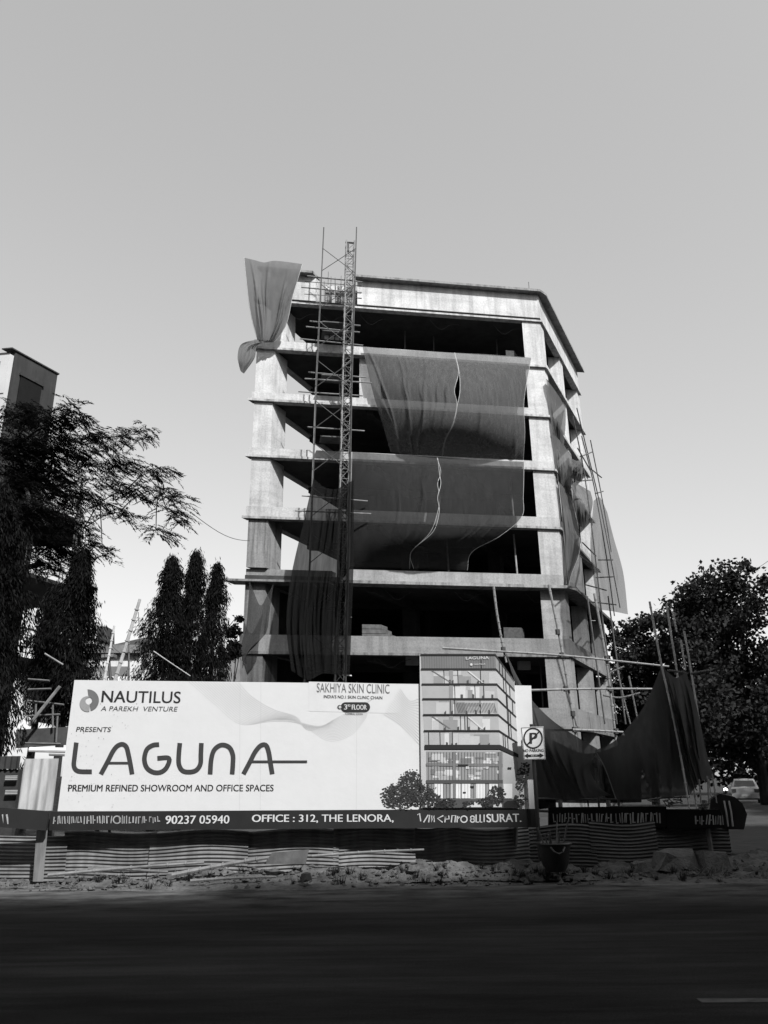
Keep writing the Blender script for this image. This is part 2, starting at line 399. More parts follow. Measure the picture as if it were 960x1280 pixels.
# roof slab, parapet with its coping, the gap behind the hoist
m = MB(); bbox(m, 0.05, FL - .05, .1, SL, ROOF + .15, ROOF + .32); m.build('roof_slab', soff, ub)
_l = [(-.1, -.1), (FL + .1, -.1), (FL + .14, 0), (FL + .14, SL), (FL - .3, SL), (FL - .3, .3), (-.1, .3)]
m = MB(); m.prism([bp(u, v, ROOF) for u, v in _l], [bp(u, v, ROOF + .1) for u, v in _l])
m.build('ledge', concrete('ledge_roof', .42, .4), ub)
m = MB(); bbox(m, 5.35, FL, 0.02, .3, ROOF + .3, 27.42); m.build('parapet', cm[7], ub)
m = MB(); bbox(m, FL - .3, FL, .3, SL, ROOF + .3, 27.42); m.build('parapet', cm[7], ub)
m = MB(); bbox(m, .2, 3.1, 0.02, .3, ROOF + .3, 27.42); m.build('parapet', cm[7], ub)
for a, b in ((5.3, FL), (.2, 3.15)):
    m = MB()
    if b == FL:
        L_ = [(a, -.42), (FL + .25, -.42), (FL + .5, 0), (FL + .5, SL + .1), (FL - .35, SL + .1), (FL - .35, .35), (a, .35)]
    else: L_ = [(a, -.42), (b, -.42), (b, .35), (a, .35)]
    m.prism([bp(u, v, 27.424) for u, v in L_], [bp(u, v, 27.56) for u, v in L_]); m.build('coping', concrete('coping', .22, .4), ub)
# formwork boards and reinforcement bars standing in the gap of the parapet
for t in range(16):
    u = 2.55 + t * .19 + rng.uniform(-.05, .05); v = rng.uniform(.05, .5)
    m = MB(); m.tube([bp(u, v, ROOF + .3), bp(u + rng.uniform(-.05, .05), v, 27.3 + rng.uniform(0, .75))], .016, 5); m.build('rebar', mat('rebar', .08, .7, .3, 5), ub)
for z in (26.3, 26.7, 27.1, 27.4):
    m = MB(); m.tube([bp(2.5, .02, z), bp(5.6, .0, z + rng.uniform(-.05, .05))], .018, 5); m.build('tie_bar', MATS['rebar'], ub)
for u, w, h in ((3.35, .35, 1.2), (3.9, .5, 1.0), (4.5, .3, 1.3), (4.95, .28, 1.1)):
    m = MB(); bbox(m, u, u + w, .5, .56, ROOF + .33, ROOF + .33 + h); m.build('formwork_board', mat('formwork', .16, .9, .4, 4), ub)
for u in np.linspace(5.8, 15.2, 11):
    m = MB(); m.tube([bp(u, .12, 27.5), bp(u + rng.uniform(-.03, .03), .12, 27.56 + rng.uniform(.08, .28))], .012, 4); m.build('rebar', MATS['rebar'], ub)
m = MB(); m.tube([bp(15.1, .1, 27.5), bp(15.1, .1, 28.3)], .02, 5); m.build('rebar', MATS['rebar'], ub)
# steel props inside, dim lamps boxes under the first floor
for (u, v, fl) in ((12.9, 1.2, 2), (12.9, 1.3, 3), (9.0, 2.2, 2), (3.2, 2.6, 5)):
    m = MB(); m.tube([bp(u, v, floors[fl + 1]), bp(u - .05, v, tops[fl + 1])], .045, 6); m.build('prop', mat('steel_prop', .25, .6, .3, 5), ub)
for x, y in ((382, 828), (655, 832), (515, 826)):
    p = fac(x, y, -1.2); m = MB(); m.obox(p, EX * .3, EN * .12, Z * .2); m.build('wall_box', mat('meter_box', .3, .7, .2, 4), ub)
for (u, v, fl) in ((7.5, 3.0, 1), (8.6, 3.4, 1), (10.2, 2.6, 1), (11.6, 3.2, 1), (6.9, 2.4, 7), (8.4, 2.8, 7), (12.2, 2.6, 7), (13.6, 1.6, 1), (7.9, 2.6, 0), (12.4, 2.2, 0)):
    m = MB(); m.tube([bp(u, v, floors[fl]), bp(u + .04, v, tops[fl] + .1)], .04, 6); m.build('prop', mat('timber_prop', .07, .8, .3, 4), ub)
for (u, v, fl, w, hh) in ((9.0, 1.6, 1, 1.4, .5), (12.0, 1.2, 2, .9, .7), (2.0, 1.4, 5, .9, .5), (7.5, 1.2, 7, 1.2, .45), (13.2, 1.0, 7, .5, .9)):
    m = MB(); bbox(m, u, u + w, v, v + .5, floors[fl] - .2, floors[fl] + hh); m.build('block_stack', mat('block_grey', .05, .9, .4, 7), ub)
for fl, us in ((7, (1.3, 3.0, 5.2, 9.1, 12.7)), (2, (6.4, 9.8, 13.4)), (1, (6.0, 11.0))):
    for u in us:
        m = MB(); zt = tops[fl]; m.tube(smoothpoly([bp(u, .6, zt - .05), bp(u + .5, .8, zt - .5), bp(u + 1.1, .7, zt - .2), bp(u + 1.5, .9, zt - .05)], 10), .015, 4); m.build('loose_cable', mat('loose_cable', .06, .8, .3, 4), ub)
m = MB()
for q in range(3): bbox(m, 5.3, 6.6 - q * .2, .6, 1.3, 7.98 + q * .22, 8.18 + q * .22)
m.build('board_stack', mat('boards', .07, .9, .4, 4), ub)

# ------------------------------------------------------------------ hoist mast and scaffold frame before the front
steel = mat('galvanised_steel', .16, .55, .35, 4, spec=.4)
dsteel = mat('dark_steel', .04, .6, .35, 4)
def fp(u, off, z): return F0 + u * EX + EN * off + z * Z
MU = 4.56
def mz(z): return 4.52 + (z - 10) * .0167      # the mast leans a little to the right
hm = thing('hoist_mast', 'slender square lattice hoist mast rising past the roof of the concrete frame', 'hoist', fp(MU, 1.2, .2))
h = .21
crn = [(-h, -h), (h, -h), (h, h), (-h, h)]
for a, b in crn:
    m = MB(); m.tube([fp(mz(.2) + a, 1.2 + b, .2), fp(mz(28.9) + a, 1.2 + b, 28.9)], .035, 5); m.build('corner_rail', steel, hm)
secs = np.arange(.2, 28.6, .5)
faces = [(0, 1), (1, 2), (2, 3), (3, 0)]
for fi, (a, b) in enumerate(faces):
    m = MB()
    for n_, z in enumerate(secs):
        p, q = (crn[a], crn[b]) if n_ % 2 else (crn[b], crn[a])
        m.tube([fp(mz(z) + p[0], 1.2 + p[1], z), fp(mz(z) + q[0], 1.2 + q[1], z + .5)], .018, 4)
        m.tube([fp(mz(z) + p[0], 1.2 + p[1], z), fp(mz(z) + q[0], 1.2 + q[1], z)], .018, 4)
    m.build('lattice_bracing', steel, hm)
m = MB(); m.tube([fp(mz(28.9) - .25, 1.2, 28.9), fp(mz(28.9) + .25, 1.2, 28.9)], .05, 6); m.tube([fp(mz(28.9) - .1, 1.2, 28.85), fp(mz(28.9) - .1, 1.2, 28.3)], .05, 6); m.build('head_pulley', dsteel, hm)
m = MB(); m.tube([fp(mz(28.3) - .1, 1.42, 28.3), fp(mz(1) - .1, 1.42, 1)], .008, 4); m.build('hoist_rope', dsteel, hm)

sf = thing('braced_scaffold', 'tall pole scaffold frame with crossed braces beside the lattice hoist mast', 'scaffold', fp(4.1, 1.3, .2))
for u, v, t in ((3.28, 1.5, 29.5), (5.03, 1.5, 29.7), (3.28, .75, 26.3), (5.03, .75, 26.0)):
    m = MB(); m.tube([fp(u + (z_ - 25) * .019 + w_, v, z_) for z_, w_ in ((.2, 0), (10, .03), (20, -.02), (t, .03))], .032, 6); m.build('pole', dsteel if t > 27 else steel, sf)
for z in np.arange(2.0, 29.0, 2.25):
    m = MB(); o_ = (z - 25) * .019; m.tube([fp(3.3 + o_, 1.5, z), fp(5.05 + o_, 1.5, z + 1.55)], .02, 5); m.build('brace', dsteel, sf)
    m = MB(); m.tube([fp(5.05 + o_, 1.53, z), fp(3.3 + o_, 1.53, z + 1.4)], .02, 5); m.build('brace', dsteel, sf)
for z in LEV[3:] + [(ROOF + .2, 0, 0, 0)]:
    for dz, v, l in ((.9, 1.0, 0), (.1, 1.1, .3), (1.5, .6, -.2)):
        if rng.random() < .5:
            m = MB(); m.tube([fp(2.6 - l, v, z[0] + dz), fp(5.5 + rng.uniform(-.2, .6), v, z[0] + dz - rng.uniform(.0, .15))], .035, 5); m.build('ledger', steel, sf)
for z in (24.1, 21.0, 23.55, 17.6):
    m = MB(); m.obox(fp(4.1, .5, z), EX * .65, EN * .4, Z * .03); m.build('platform_board', MATS['boards'], sf)
for z in (23.35, 26.1):
    for q in range(4):
        m = MB(); m.obox(fp(3.7 + q * .28, .45, z + .25), EX * .1, EN * .1, Z * .22); m.build('bucket', mat('pail', .35, .6, .3, 3), sf)

# ------------------------------------------------------------------ shade nets
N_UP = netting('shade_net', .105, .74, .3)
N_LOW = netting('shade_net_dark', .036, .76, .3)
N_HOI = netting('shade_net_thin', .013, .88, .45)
N_PLA = netting('plastic_sheet', .16, .90, .5, (1.5, 1.5, .6))
N_SIDE = netting('shade_net_side', .12, .80, .4)
N_GND = netting('shade_net_ground', .06, .93, .3)
ROPE = mat('white_rope', .3, .8, .2, 6)
def netgrid(P2, unp, offs):
    a, b = P2.shape[:2]; P = np.zeros((a, b, 3))
    for i in range(a):
        for j in range(b): P[i, j] = unp(P2[i, j, 0], P2[i, j, 1], offs[i, j])
    return P
def wrinkles(a, b, amp, fold=9, seed=0, fan=0.0):
    r = np.random.default_rng(seed); v, u = np.mgrid[0:1:a * 1j, 0:1:b * 1j]; w = np.zeros((a, b))
    for k_ in range(fold):
        c, s_, p = r.uniform(0, 1), r.uniform(.008, .03), r.uniform(.2, 1)
        cc = c + fan * (v - .2) * (.5 - c) + .02 * np.sin(v * 5 + k_)
        w += p * np.exp(-((u - cc) / s_) ** 2) * np.clip(np.sin(math.pi * np.clip(v * r.uniform(.8, 1.2) - r.uniform(-.2, .3), 0, 1)), 0, 1)
    w += .22 * np.sin(u * 17 + 2 * np.sin(v * 3) + seed) * .5 + .25 * np.sin(v * 9 + u * 4 + seed) * .5
    return amp * w
def edge_tubes(mb, P, r=.02, sides='LRTB'):
    if 'L' in sides: mb.tube(P[:, 0], r, 4)
    if 'R' in sides: mb.tube(P[:, -1], r, 4)
    if 'T' in sides: mb.tube(P[0], r, 4)
    if 'B' in sides: mb.tube(P[-1], r, 4)

def front_net(name, label, panels, m, base=.3, bul=1.5, tuck=.12):
    """panels: (top, right, bottom, left, edges to rope, seed); the net bellies out between its ropes"""
    t = None
    for (top, right, bot, left, ed, seed, nu, nv, fold, amp, fan) in panels:
        P2 = coons(top, right, bot, left, nu, nv)
        v = np.linspace(0, 1, nv)[:, None] * np.ones((1, nu))
        u_ = np.linspace(0, 1, nu)[None, :]      # the belly is deepest at the seam and dies out towards the two outer hems
        hp_ = 1.0 if len(panels) < 2 or not tuck else (.15 + 1.15 * np.sin(math.pi / 2 * u_) ** .9 if t is None else .35 + .95 * np.cos(math.pi / 2 * u_) ** .9)
        off = (base * (1 - v ** 5) - tuck * v ** 5 if tuck else base) + bul * 1.6 * np.clip(v, 0, 1) ** .6 * (1 - v ** 2.2) * hp_ + wrinkles(nv, nu, amp, fold, seed, fan)
        P = netgrid(P2, fac, off)
        if t is None: t = thing(name, label, 'net', P[0, 0])
        k_ = MB(); k_.grid(P); k_.build('net_panel', m, t, smooth=True)
        if ed:
            e = MB(); edge_tubes(e, P, .014, ed); e.build('hem_rope', ROPE, t)
    return t
front_net('shade_net', 'upper pale shade net stretched over the front of the fifth and sixth storeys', [
    ([(453, 433), (500, 437), (568, 441)], [(568, 441), (573, 465), (568, 488), (571, 505), (566, 530), (556, 550), (552, 571)],
     [(488, 565), (520, 569), (552, 571)], [(453, 433), (466, 490), (478, 530), (488, 565)], 'R', 3, 90, 70, 10, .13, .5),
    ([(568.6, 441), (610, 443), (664, 447)], [(664, 447), (655, 500), (656, 540), (654, 576)],
     [(553, 571), (600, 574), (654, 576)], [(568.6, 441), (574, 465), (575, 488), (572, 505), (567, 530), (557, 550), (553, 571)], 'LR', 4, 90, 70, 4, .08, .1)], N_UP)
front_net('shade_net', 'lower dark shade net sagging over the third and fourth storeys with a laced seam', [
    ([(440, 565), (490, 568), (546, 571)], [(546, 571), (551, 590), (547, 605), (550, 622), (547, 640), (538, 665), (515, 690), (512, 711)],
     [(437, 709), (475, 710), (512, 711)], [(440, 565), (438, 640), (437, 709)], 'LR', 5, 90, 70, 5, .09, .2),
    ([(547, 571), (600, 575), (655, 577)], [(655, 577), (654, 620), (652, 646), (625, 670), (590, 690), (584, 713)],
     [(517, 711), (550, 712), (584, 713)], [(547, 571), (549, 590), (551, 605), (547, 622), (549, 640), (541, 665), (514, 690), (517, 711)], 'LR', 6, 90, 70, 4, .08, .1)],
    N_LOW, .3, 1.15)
hn = front_net('shade_net', 'thin dark shade net hanging in long folds from the hoist mast', [
    ([(392, 598), (404, 608), (420, 611), (442, 600)], [(442, 600), (442, 700), (439, 790), (437, 846)],
     [(364, 838), (385, 850), (405, 842), (437, 846)], [(392, 598), (380, 650), (364, 720), (358, 780), (364, 838)], '', 8, 80, 70, 26, .3, .2)], N_HOI, 1.85, .15, 0)
front_net('shade_net', 'torn dark shade net drooping from the left end of the second floor ledge', [
    ([(312, 726), (318, 742), (326, 757), (335, 742), (342, 729)], [(342, 729), (337, 765), (332, 792), (312, 812), (298, 852)],
     [(290, 852), (294, 853), (298, 852)], [(312, 726), (308, 780), (300, 810), (290, 852)], '', 9, 30, 40, 8, .1, .0)], N_LOW, 1.0, .1, 0)
ps = front_net('plastic_sheet', 'translucent plastic sheet flung over the top left corner of the frame', [
    ([(305, 322), (318, 325), (330, 328), (345, 326), (378, 330)], [(378, 330), (366, 370), (358, 405), (345, 425), (338, 428)],
     [(322, 425), (330, 428), (338, 428)], [(305, 322), (310, 370), (315, 400), (322, 425)], 'LR', 10, 60, 50, 14, .2, .5),
    ([(322, 424), (330, 427), (338, 424)], [(338, 424), (322, 432), (318, 448), (305, 467)],
     [(299, 458), (301, 464), (305, 467)], [(322, 424), (302, 430), (297, 445), (299, 458)], '', 12, 24, 30, 8, .2, 0)], N_PLA, .5, .35, 0)

def side_net(name, label, panels, m, off0, bul=.3, ed='', amp=.05):
    t = None
    for n_, (top, right, bot, left, seed) in enumerate(panels):
        P2 = coons(top, right, bot, left, 36, 44)
        v, u = np.mgrid[0:1:44j, 0:1:36j]
        off = off0 + bul * np.sin(math.pi * v) * np.sin(math.pi * u) + wrinkles(44, 36, amp, 10, seed, .1)
        P = netgrid(P2, sidep, off)
        if t is None: t = thing(name, label, 'net', P[0, 0])
        k_ = MB(); k_.grid(P); k_.build('net_panel', m, t, smooth=True)
        if ed: e = MB(); edge_tubes(e, P, .018, ed); e.build('hem_rope', ROPE, t)
    return t
side_net('shade_net', 'pale shade net across the side opening just below the roof', [([(683, 474), (695, 490), (707, 509)], [(707, 509), (707, 530), (705, 556)],
    [(690, 541), (697, 548), (705, 556)], [(683, 474), (687, 510), (690, 541)], 1)], N_SIDE, .1, .25, 'T')
side_net('shade_net', 'shade net across the side of the fourth storey next to the corner column', [([(690, 541), (702, 553), (714, 570)], [(714, 570), (716, 596), (713, 619)],
    [(697, 600), (705, 610), (713, 619)], [(690, 541), (694, 570), (697, 600)], 2)], N_SIDE, .1, .25, 'T')
side_net('shade_net', 'long narrow shade net hanging down the side beside the corner column', [([(698, 602), (705, 610), (712, 620)], [(712, 620), (720, 648), (725, 685), (714, 718), (711, 732)],
    [(708, 730), (709, 732), (711, 732)], [(698, 602), (702, 640), (705, 669), (708, 730)], 3)], N_SIDE, .15, .2, 'LR')
side_net('shade_net', 'bunched and knotted shade net on the side scaffold', [([(714, 573), (722, 576), (728, 570)], [(728, 570), (729, 585), (727, 603)],
    [(714, 597), (720, 600), (727, 603)], [(714, 573), (712, 585), (714, 597)], 4)], N_SIDE, .5, .3, '', .12)
side_net('shade_net', 'crumpled shade net looped across the third storey side opening', [([(714, 600), (724, 606), (738, 614)], [(738, 614), (741, 628), (738, 645)],
    [(721, 652), (730, 660), (738, 645)], [(714, 600), (716, 625), (721, 652)], 5)], N_SIDE, .5, .3, 'L', .09)
side_net('shade_net', 'tall translucent shade net billowing off the right rear scaffold', [([(742, 626), (750, 622), (759, 640)], [(759, 640), (767, 672), (779, 716), (785, 768)],
    [(748, 762), (765, 764), (785, 768)], [(742, 626), (738, 680), (741, 715), (748, 762)], 6)], netting('shade_net_billow', .09, .66, .5), 1.7, .3, '', .34)

# ------------------------------------------------------------------ bamboo scaffold on the right
BAM = mat('bamboo', .15, .6, .35, 5, spec=.3)
BAMD = mat('bamboo_grey', .08, .7, .35, 5)
LASH = mat('lashing_rope', .04, .9, .3, 6)
def bamboo(mb, pts, r=.04, k=7, knots=True):
    P = smoothpoly(pts, max(14, 6 * len(pts))); mb.tube(P, r, k, r * .72)
    if knots:
        for p, q in zip(P[1:-1:2], P[2::2]):
            d = (q - p) / np.linalg.norm(q - p); mb.tube([p - d * .012, p + d * .012], r * 1.22, k)
bs = thing('bamboo_scaffold', 'lashed bamboo pole scaffold in front of the right corner of the concrete frame', 'scaffold', onY(700, 940, 30))
YB = 31.0
sc_v = [[(617, 733), (621, 765), (628, 805), (633, 828)], [(686, 731), (700, 800), (712, 870), (722, 935)], [(743, 742), (757, 820), (765, 880), (771, 935)]]
for pl in sc_v:
    m = MB(); bamboo(m, [onY(x, y, YB) for x, y in pl], .055); m.build('pole', BAM, bs)
for pl in ([(553, 810), (620, 814), (700, 819), (770, 826), (836, 833)], [(655, 863), (740, 861), (815, 861)], [(716, 912), (740, 913), (779, 915)]):
    m = MB(); bamboo(m, [onY(x, y, YB - .12) for x, y in pl], .05); m.build('pole', BAM, bs)
for x, y in ((629, 812), (702, 819), (758, 823), (707, 861), (762, 861), (718, 912), (770, 914), (716, 892), (697, 790)):
    m = MB(); p = onY(x, y, YB - .06); m.tube([p - Z * .1, p + Z * .1], .1, 7); m.build('lashing', LASH, bs)
for pl in ([(755, 856), (762, 842), (780, 833)], [(770, 830), (780, 875), (788, 905)], [(786, 845), (797, 900)], [(754, 869), (775, 872), (800, 866)]):
    m = MB(); bamboo(m, [onY(x, y, YB + 3) for x, y in pl], .045); m.build('pole', BAMD, bs)

bs2 = thing('bamboo_scaffold', 'thin bamboo scaffold climbing the far right side of the concrete frame', 'scaffold', sidep(745, 900, 1.4))
for pl in ([(721, 510), (733, 560), (752, 640), (775, 760)], [(727, 545), (742, 605), (757, 690), (768, 770)], [(738, 550), (752, 620), (764, 690)], [(716, 520), (730, 590), (742, 680), (752, 770)]):
    m = MB(); m.tube(smoothpoly([sidep(x, y, 1.3) for x, y in pl], 14), .032, 5); m.build('pole', BAMD, bs2)
for a, b in (((725, 571), (740, 565)), ((727, 601), (740, 600)), ((735, 583), (752, 597)), ((744, 617), (754, 614)), ((722, 560), (738, 588)), ((725, 695), (748, 712)),
             ((732, 731), (758, 738)), ((745, 722), (768, 721)), ((728, 678), (745, 695)), ((735, 752), (770, 756)), ((748, 700), (766, 700))):
    m = MB(); m.tube([sidep(a[0], a[1], 1.2), sidep(b[0], b[1], 1.5)], .035, 5); m.build('pole', BAMD, bs2)
for px in (734, 749, 760):
    m = MB(); m.tube([sidep(px, 745, 1.4), sidep(px + 22, 905, 1.4)], .04, 5); m.build('pole', BAMD, bs2)

# ================================================================== HOARDING: billboard, fence, nets, signs
BY = 15.0
def bb(x, y, off=0.0): return onY(x, y, BY) + np.array([0, -off, 0])
VIN = mat('white_vinyl', .45, .55, .03, 1.5, spec=.3, bump=.06)
INK = mat('black_ink', .012, .6, .1, 5)
INKD = mat('dark_grey_ink', .028, .6, .1, 5)
INKM = mat('mid_grey_ink', .10, .6, .1, 5)
INKL = mat('light_grey_ink', .33, .6, .05, 5)
INKF = mat('faint_grey_ink', .365, .6, .05, 5)
WHI = mat('white_ink', .42, .6, .05, 5)
BAND = mat('dark_band_vinyl', .013, .5, .2, 2)
def poly(mb, pts, off, thick=0.0):
    P = [bb(x, y, off) for x, y in pts]
    if thick: mb.prism([p + np.array([0, thick, 0]) for p in P], P)
    else: mb.add(P, [tuple(range(len(P)))])
    return mb
_fonts = {}
def text_mesh(s, bold=0.0, shear=0.0, space=1.0):
    c = bpy.data.curves.new('lettering', 'FONT'); c.body = s; c.offset = bold; c.shear = shear; c.space_character = space; c.resolution_u = 4
    o = bpy.data.objects.new('lettering', c); COL.objects.link(o)
    dg = bpy.context.evaluated_depsgraph_get(); me = bpy.data.meshes.new_from_object(o.evaluated_get(dg))
    V = np.array([v.co[:] for v in me.vertices]); Fs = [tuple(p.vertices) for p in me.polygons]
    bpy.data.objects.remove(o); bpy.data.curves.remove(c); bpy.data.meshes.remove(me)
    lo, hi = V.min(0), V.max(0)
    V = (V - lo) / np.where(hi - lo > 1e-6, hi - lo, 1)
    return V, Fs
def lettering(s, p0, p1, hpx, m, parent, off=.006, bold=.0, shear=0.0, space=1.0, name='lettering', unp=bb):
    """text whose baseline runs from pixel p0 to p1 and whose capitals are hpx tall, laid on its board"""
    V, Fs = text_mesh(s, 0.0, shear, space)
    a = unp(*p0, off); b = unp(*p1, off); up = unp(p0[0], p0[1] - hpx, off) - a
    up = np.array([0, 0, np.linalg.norm(up)]) if unp is bb else up
    k_ = MB(); k_.add(a + V[:, :1] * (b - a) + V[:, 1:2] * up, Fs)
    if bold > .008:
        sh = np.linalg.norm(up) * min(bold, .02) * 4.5 * np.array([1.0, 0, 0])
        for t_ in (.5, 1): k_.add(a + sh * t_ + np.array([0, -.0006 * t_, 0]) + V[:, :1] * (b - a - sh) + V[:, 1:2] * up, Fs)
    return k_.build(name, m, parent)
def stroke(mb, pts, w, off, smooth=True, k_=24):
    P = smoothpoly(pts, k_) if smooth else np.asarray(pts, float)
    m_ = len(P); vs = []
    for i in range(m_):
        t = P[min(i + 1, m_ - 1)] - P[max(i - 1, 0)]; t = t / (np.linalg.norm(t) + 1e-9); n_ = np.array([-t[1], t[0]]) * w / 2
        vs += [bb(*(P[i] + n_), off), bb(*(P[i] - n_), off)]
    mb.add(vs, [(2 * i, 2 * i + 1, 2 * i + 3, 2 * i + 2) for i in range(m_ - 1)]); return mb

bbd = thing('billboard', 'long white billboard with black lettering and a printed glass office block', 'billboard', bb(380, 1100))
k = MB(); poly(k, [(93, 850), (72, 1014), (670, 1013), (664, 857), (525, 855)], 0, .06); nf_ = len(k.f); r = np.random.default_rng(9)
for q in range(90):      # dirt specks and small tears on the vinyl
    px, py = 85 + 90 * r.random() ** 2, 860 + 150 * r.random(); s_ = r.uniform(.25, .8)
    poly(k, [(px, py), (px + s_, py + s_ * .3), (px + s_ * .8, py + s_ * 1.2), (px - s_ * .2, py + s_)], .0125)
for px in (300, 326, 446): poly(k, [(px, 852.5), (px + .35, 852.5), (px - .5, 1012), (px - .85, 1012)], .0014)     # seams of the vinyl
pn_ = k.build('panel', VIN, bbd); pn_.data.materials.append(INKM); pn_.data.materials.append(mat('soiled_vinyl', .36, .6, .1, 8))
pn_.data.polygons.foreach_set('material_index', [0] * nf_ + [1] * 90 + [2] * 3)
k = MB(); poly(k, [(64, 1014.5), (62, 1038), (672, 1034), (671, 1011)], .03, .05); k.build('lower_band', BAND, bbd)
# back struts that hold the board
for px in (110, 250, 390, 520, 650):
    k = MB(); p = bb(px, 870); q = bb(px, 1060); q[2] = .1; k.tube([p + [0, .1, 0], q + [0, .75, 0]], .04, 6); k.tube([p + [0, .1, 0], q + [0, 1.6, 0]], .03, 6); k.build('strut', dsteel, bbd)
lettering('NAUTILUS', (126.5, 877.8), (225.5, 879), 14.5, INK, bbd, bold=.012)
lettering('A PAREKH  VENTURE', (126, 888.6), (222, 889.3), 5.8, INKD, bbd, shear=.15, bold=.004)
lettering('PRESENTS', (95, 914.6), (138.5, 915), 6, INKD, bbd, bold=.014, shear=.1)
lettering('PREMIUM REFINED SHOWROOM AND OFFICE SPACES', (85, 989.2), (342, 989), 8.2, INK, bbd, bold=.016)
lettering('SAKHIYA SKIN CLINIC', (396, 865.3), (487, 867), 11.5, INKM, bbd, bold=.006, off=.009)
lettering("INDIA'S NO.1 SKIN CLINIC CHAIN", (404.7, 872.6), (478, 874.2), 4, INKD, bbd, bold=.01, off=.009)
lettering('COMING SOON', (431.7, 893.3), (453.3, 893.7), 2.3, INKM, bbd, bold=.02, off=.009)
k = MB(); poly(k, [(386, 852), (500, 855), (500, 892), (386, 889)], .003); k.build('sticker', mat('sticker', .45, .5, .05, 2), bbd)
k = MB(); pts = []
for cx, cy, a0 in ((456.5, 884, -90), (432, 884, 90)):
    pts += [(cx + 6.2 * math.cos(RAD(a0 + t)), cy + 6.2 * math.sin(RAD(a0 + t))) for t in range(0, 181, 20)]
poly(k, pts, .009); poly(k, [(424.5 + 2.8 * math.cos(t), 884 + 2.8 * math.sin(t)) for t in np.linspace(0, 6.28, 14, endpoint=False)], .0085); k.build('floor_badge', INK, bbd)
k = MB(); poly(k, [(425 + 1.8 * math.cos(t), 884 + 1.8 * math.sin(t)) for t in np.linspace(0, 6.28, 14, endpoint=False)], .012); k.build('badge_pin', INKL, bbd)
lettering('3', (430, 887), (434, 887), 6.4, WHI, bbd, bold=.03, off=.012)
lettering('RD', (434.7, 883.3), (438.3, 883.4), 2.8, WHI, bbd, bold=.03, off=.012)
lettering('FLOOR', (439.7, 887), (458.5, 887.3), 6.2, WHI, bbd, bold=.02, off=.012)
# spiral emblem
def arcpts(cx, cy, r, a, b, n_=24): return [(cx + r * math.cos(RAD(t)), cy - r * math.sin(RAD(t))) for t in np.linspace(a, b, n_)]
k = MB(); poly(k, arcpts(110, 875.5, 13.8, 92, -75) + arcpts(111, 876, 4.2, -75, 92), .006); k.build('emblem', INKM, bbd)
k = MB(); poly(k, arcpts(109.5, 880, 9.7, 75, 285) + arcpts(111.5, 876.5, 4.4, 285, 90), .009); k.build('emblem', mat('emblem_light', .2, .6, .05, 5), bbd)
# the stroke letters of the large name
def z8(*p): return [(60 + x / 2, 830 + y / 2) for x, y in p]
def z6(*p): return [(x / 3.2, 780 + y / 3.2) for x, y in p]
LET = [z6((306, 474), (299, 530), (296, 565), (304, 583), (322, 590), (368, 591)),
       z6((404, 601), (430, 553), (452, 510), (470, 488), (490, 481), (506, 492), (515, 525), (522, 560), (529, 601)),
       z6((637, 482), (612, 485), (588, 502), (578, 540), (588, 575), (615, 593), (645, 592), (668, 572), (676, 537), (630, 537)),
       z6((720, 476), (716, 520), (716, 560), (730, 586), (757, 592), (785, 585), (802, 560), (804, 520), (806, 476)),
       z6((841, 601), (845, 545), (855, 508), (875, 488), (897, 484), (920, 496), (932, 525), (932, 560), (929, 601)),
       z8((489, 275), (505, 245), (518, 220), (532, 204), (545, 203), (552, 220), (556, 245), (561, 275))]
for i, L_ in enumerate(LET):
    k = MB(); stroke(k, L_, 5.8, .006 + i * .0004, k_=60)
    if i == 1: stroke(k, z6((428, 556), (518, 556)), 3.0, .0083, False)
    if i == 5: stroke(k, z8((500, 244), (648, 244)), 3.0, .0103, False)
    k.build('lettering', INKD, bbd)
# telephone band
lettering('90237 05940', (207, 1029.8), (287, 1029.2), 10.2, WHI, bbd, off=.036, bold=.018)
lettering('OFFICE : 312, THE LENORA,', (315, 1028.8), (492, 1028.4), 10.6, WHI, bbd, off=.036, bold=.018)
lettering('SURAT.', (608, 1027.8), (651.4, 1027.2), 10.4, WHI, bbd, off=.036, bold=.018)
GARB = mat('blurred_white_ink', .22, .6, .3, 6)
def ticks(x0, x1, y0, y1, n_, parent, unp, seed, m=GARB):
    """the illegible part of the band: a row of broken upright strokes"""
    r = np.random.default_rng(seed); k_ = MB(); x = x0
    while x < x1:
        w = r.uniform(.8, 2.0); a = y0 + r.uniform(0, 2.0); b = y1 - r.uniform(0, 2.0); s_ = r.uniform(-1.2, 1.2)
        k_.add([unp(x + s_, a), unp(x + w + s_, a), unp(x + w, b), unp(x, b)], [(0, 3, 2, 1)])
        if r.random() < .35:
            yy = r.choice([a, b - 1.6, (a + b) / 2])
            k_.add([unp(x + w + .05, yy), unp(x + w + 2.1, yy), unp(x + w + 2.1, yy + 1.4), unp(x + w + .05, yy + 1.4)], [(0, 3, 2, 1)]); x += 2.2
        x += w + r.uniform(1.0, 2.2)
    return k_.build('lettering', m, parent)
ticks(67, 142, 1019, 1030, 20, bbd, lambda x, y: bb(x, y, .036), 1)
ticks(150, 182, 1019, 1030, 9, bbd, lambda x, y: bb(x, y, .036), 2)
k = MB(); stroke(k, arcpts(147, 1024.5, 4.5, 0, 350), 1.6, .037); k.build('lettering', GARB, bbd)
ticks(187, 199, 1020, 1029, 5, bbd, lambda x, y: bb(x, y, .036), 3)
k = MB()
z3 = lambda *p: [(510 + x / 5.565, 810 + y / 5.565) for x, y in p]
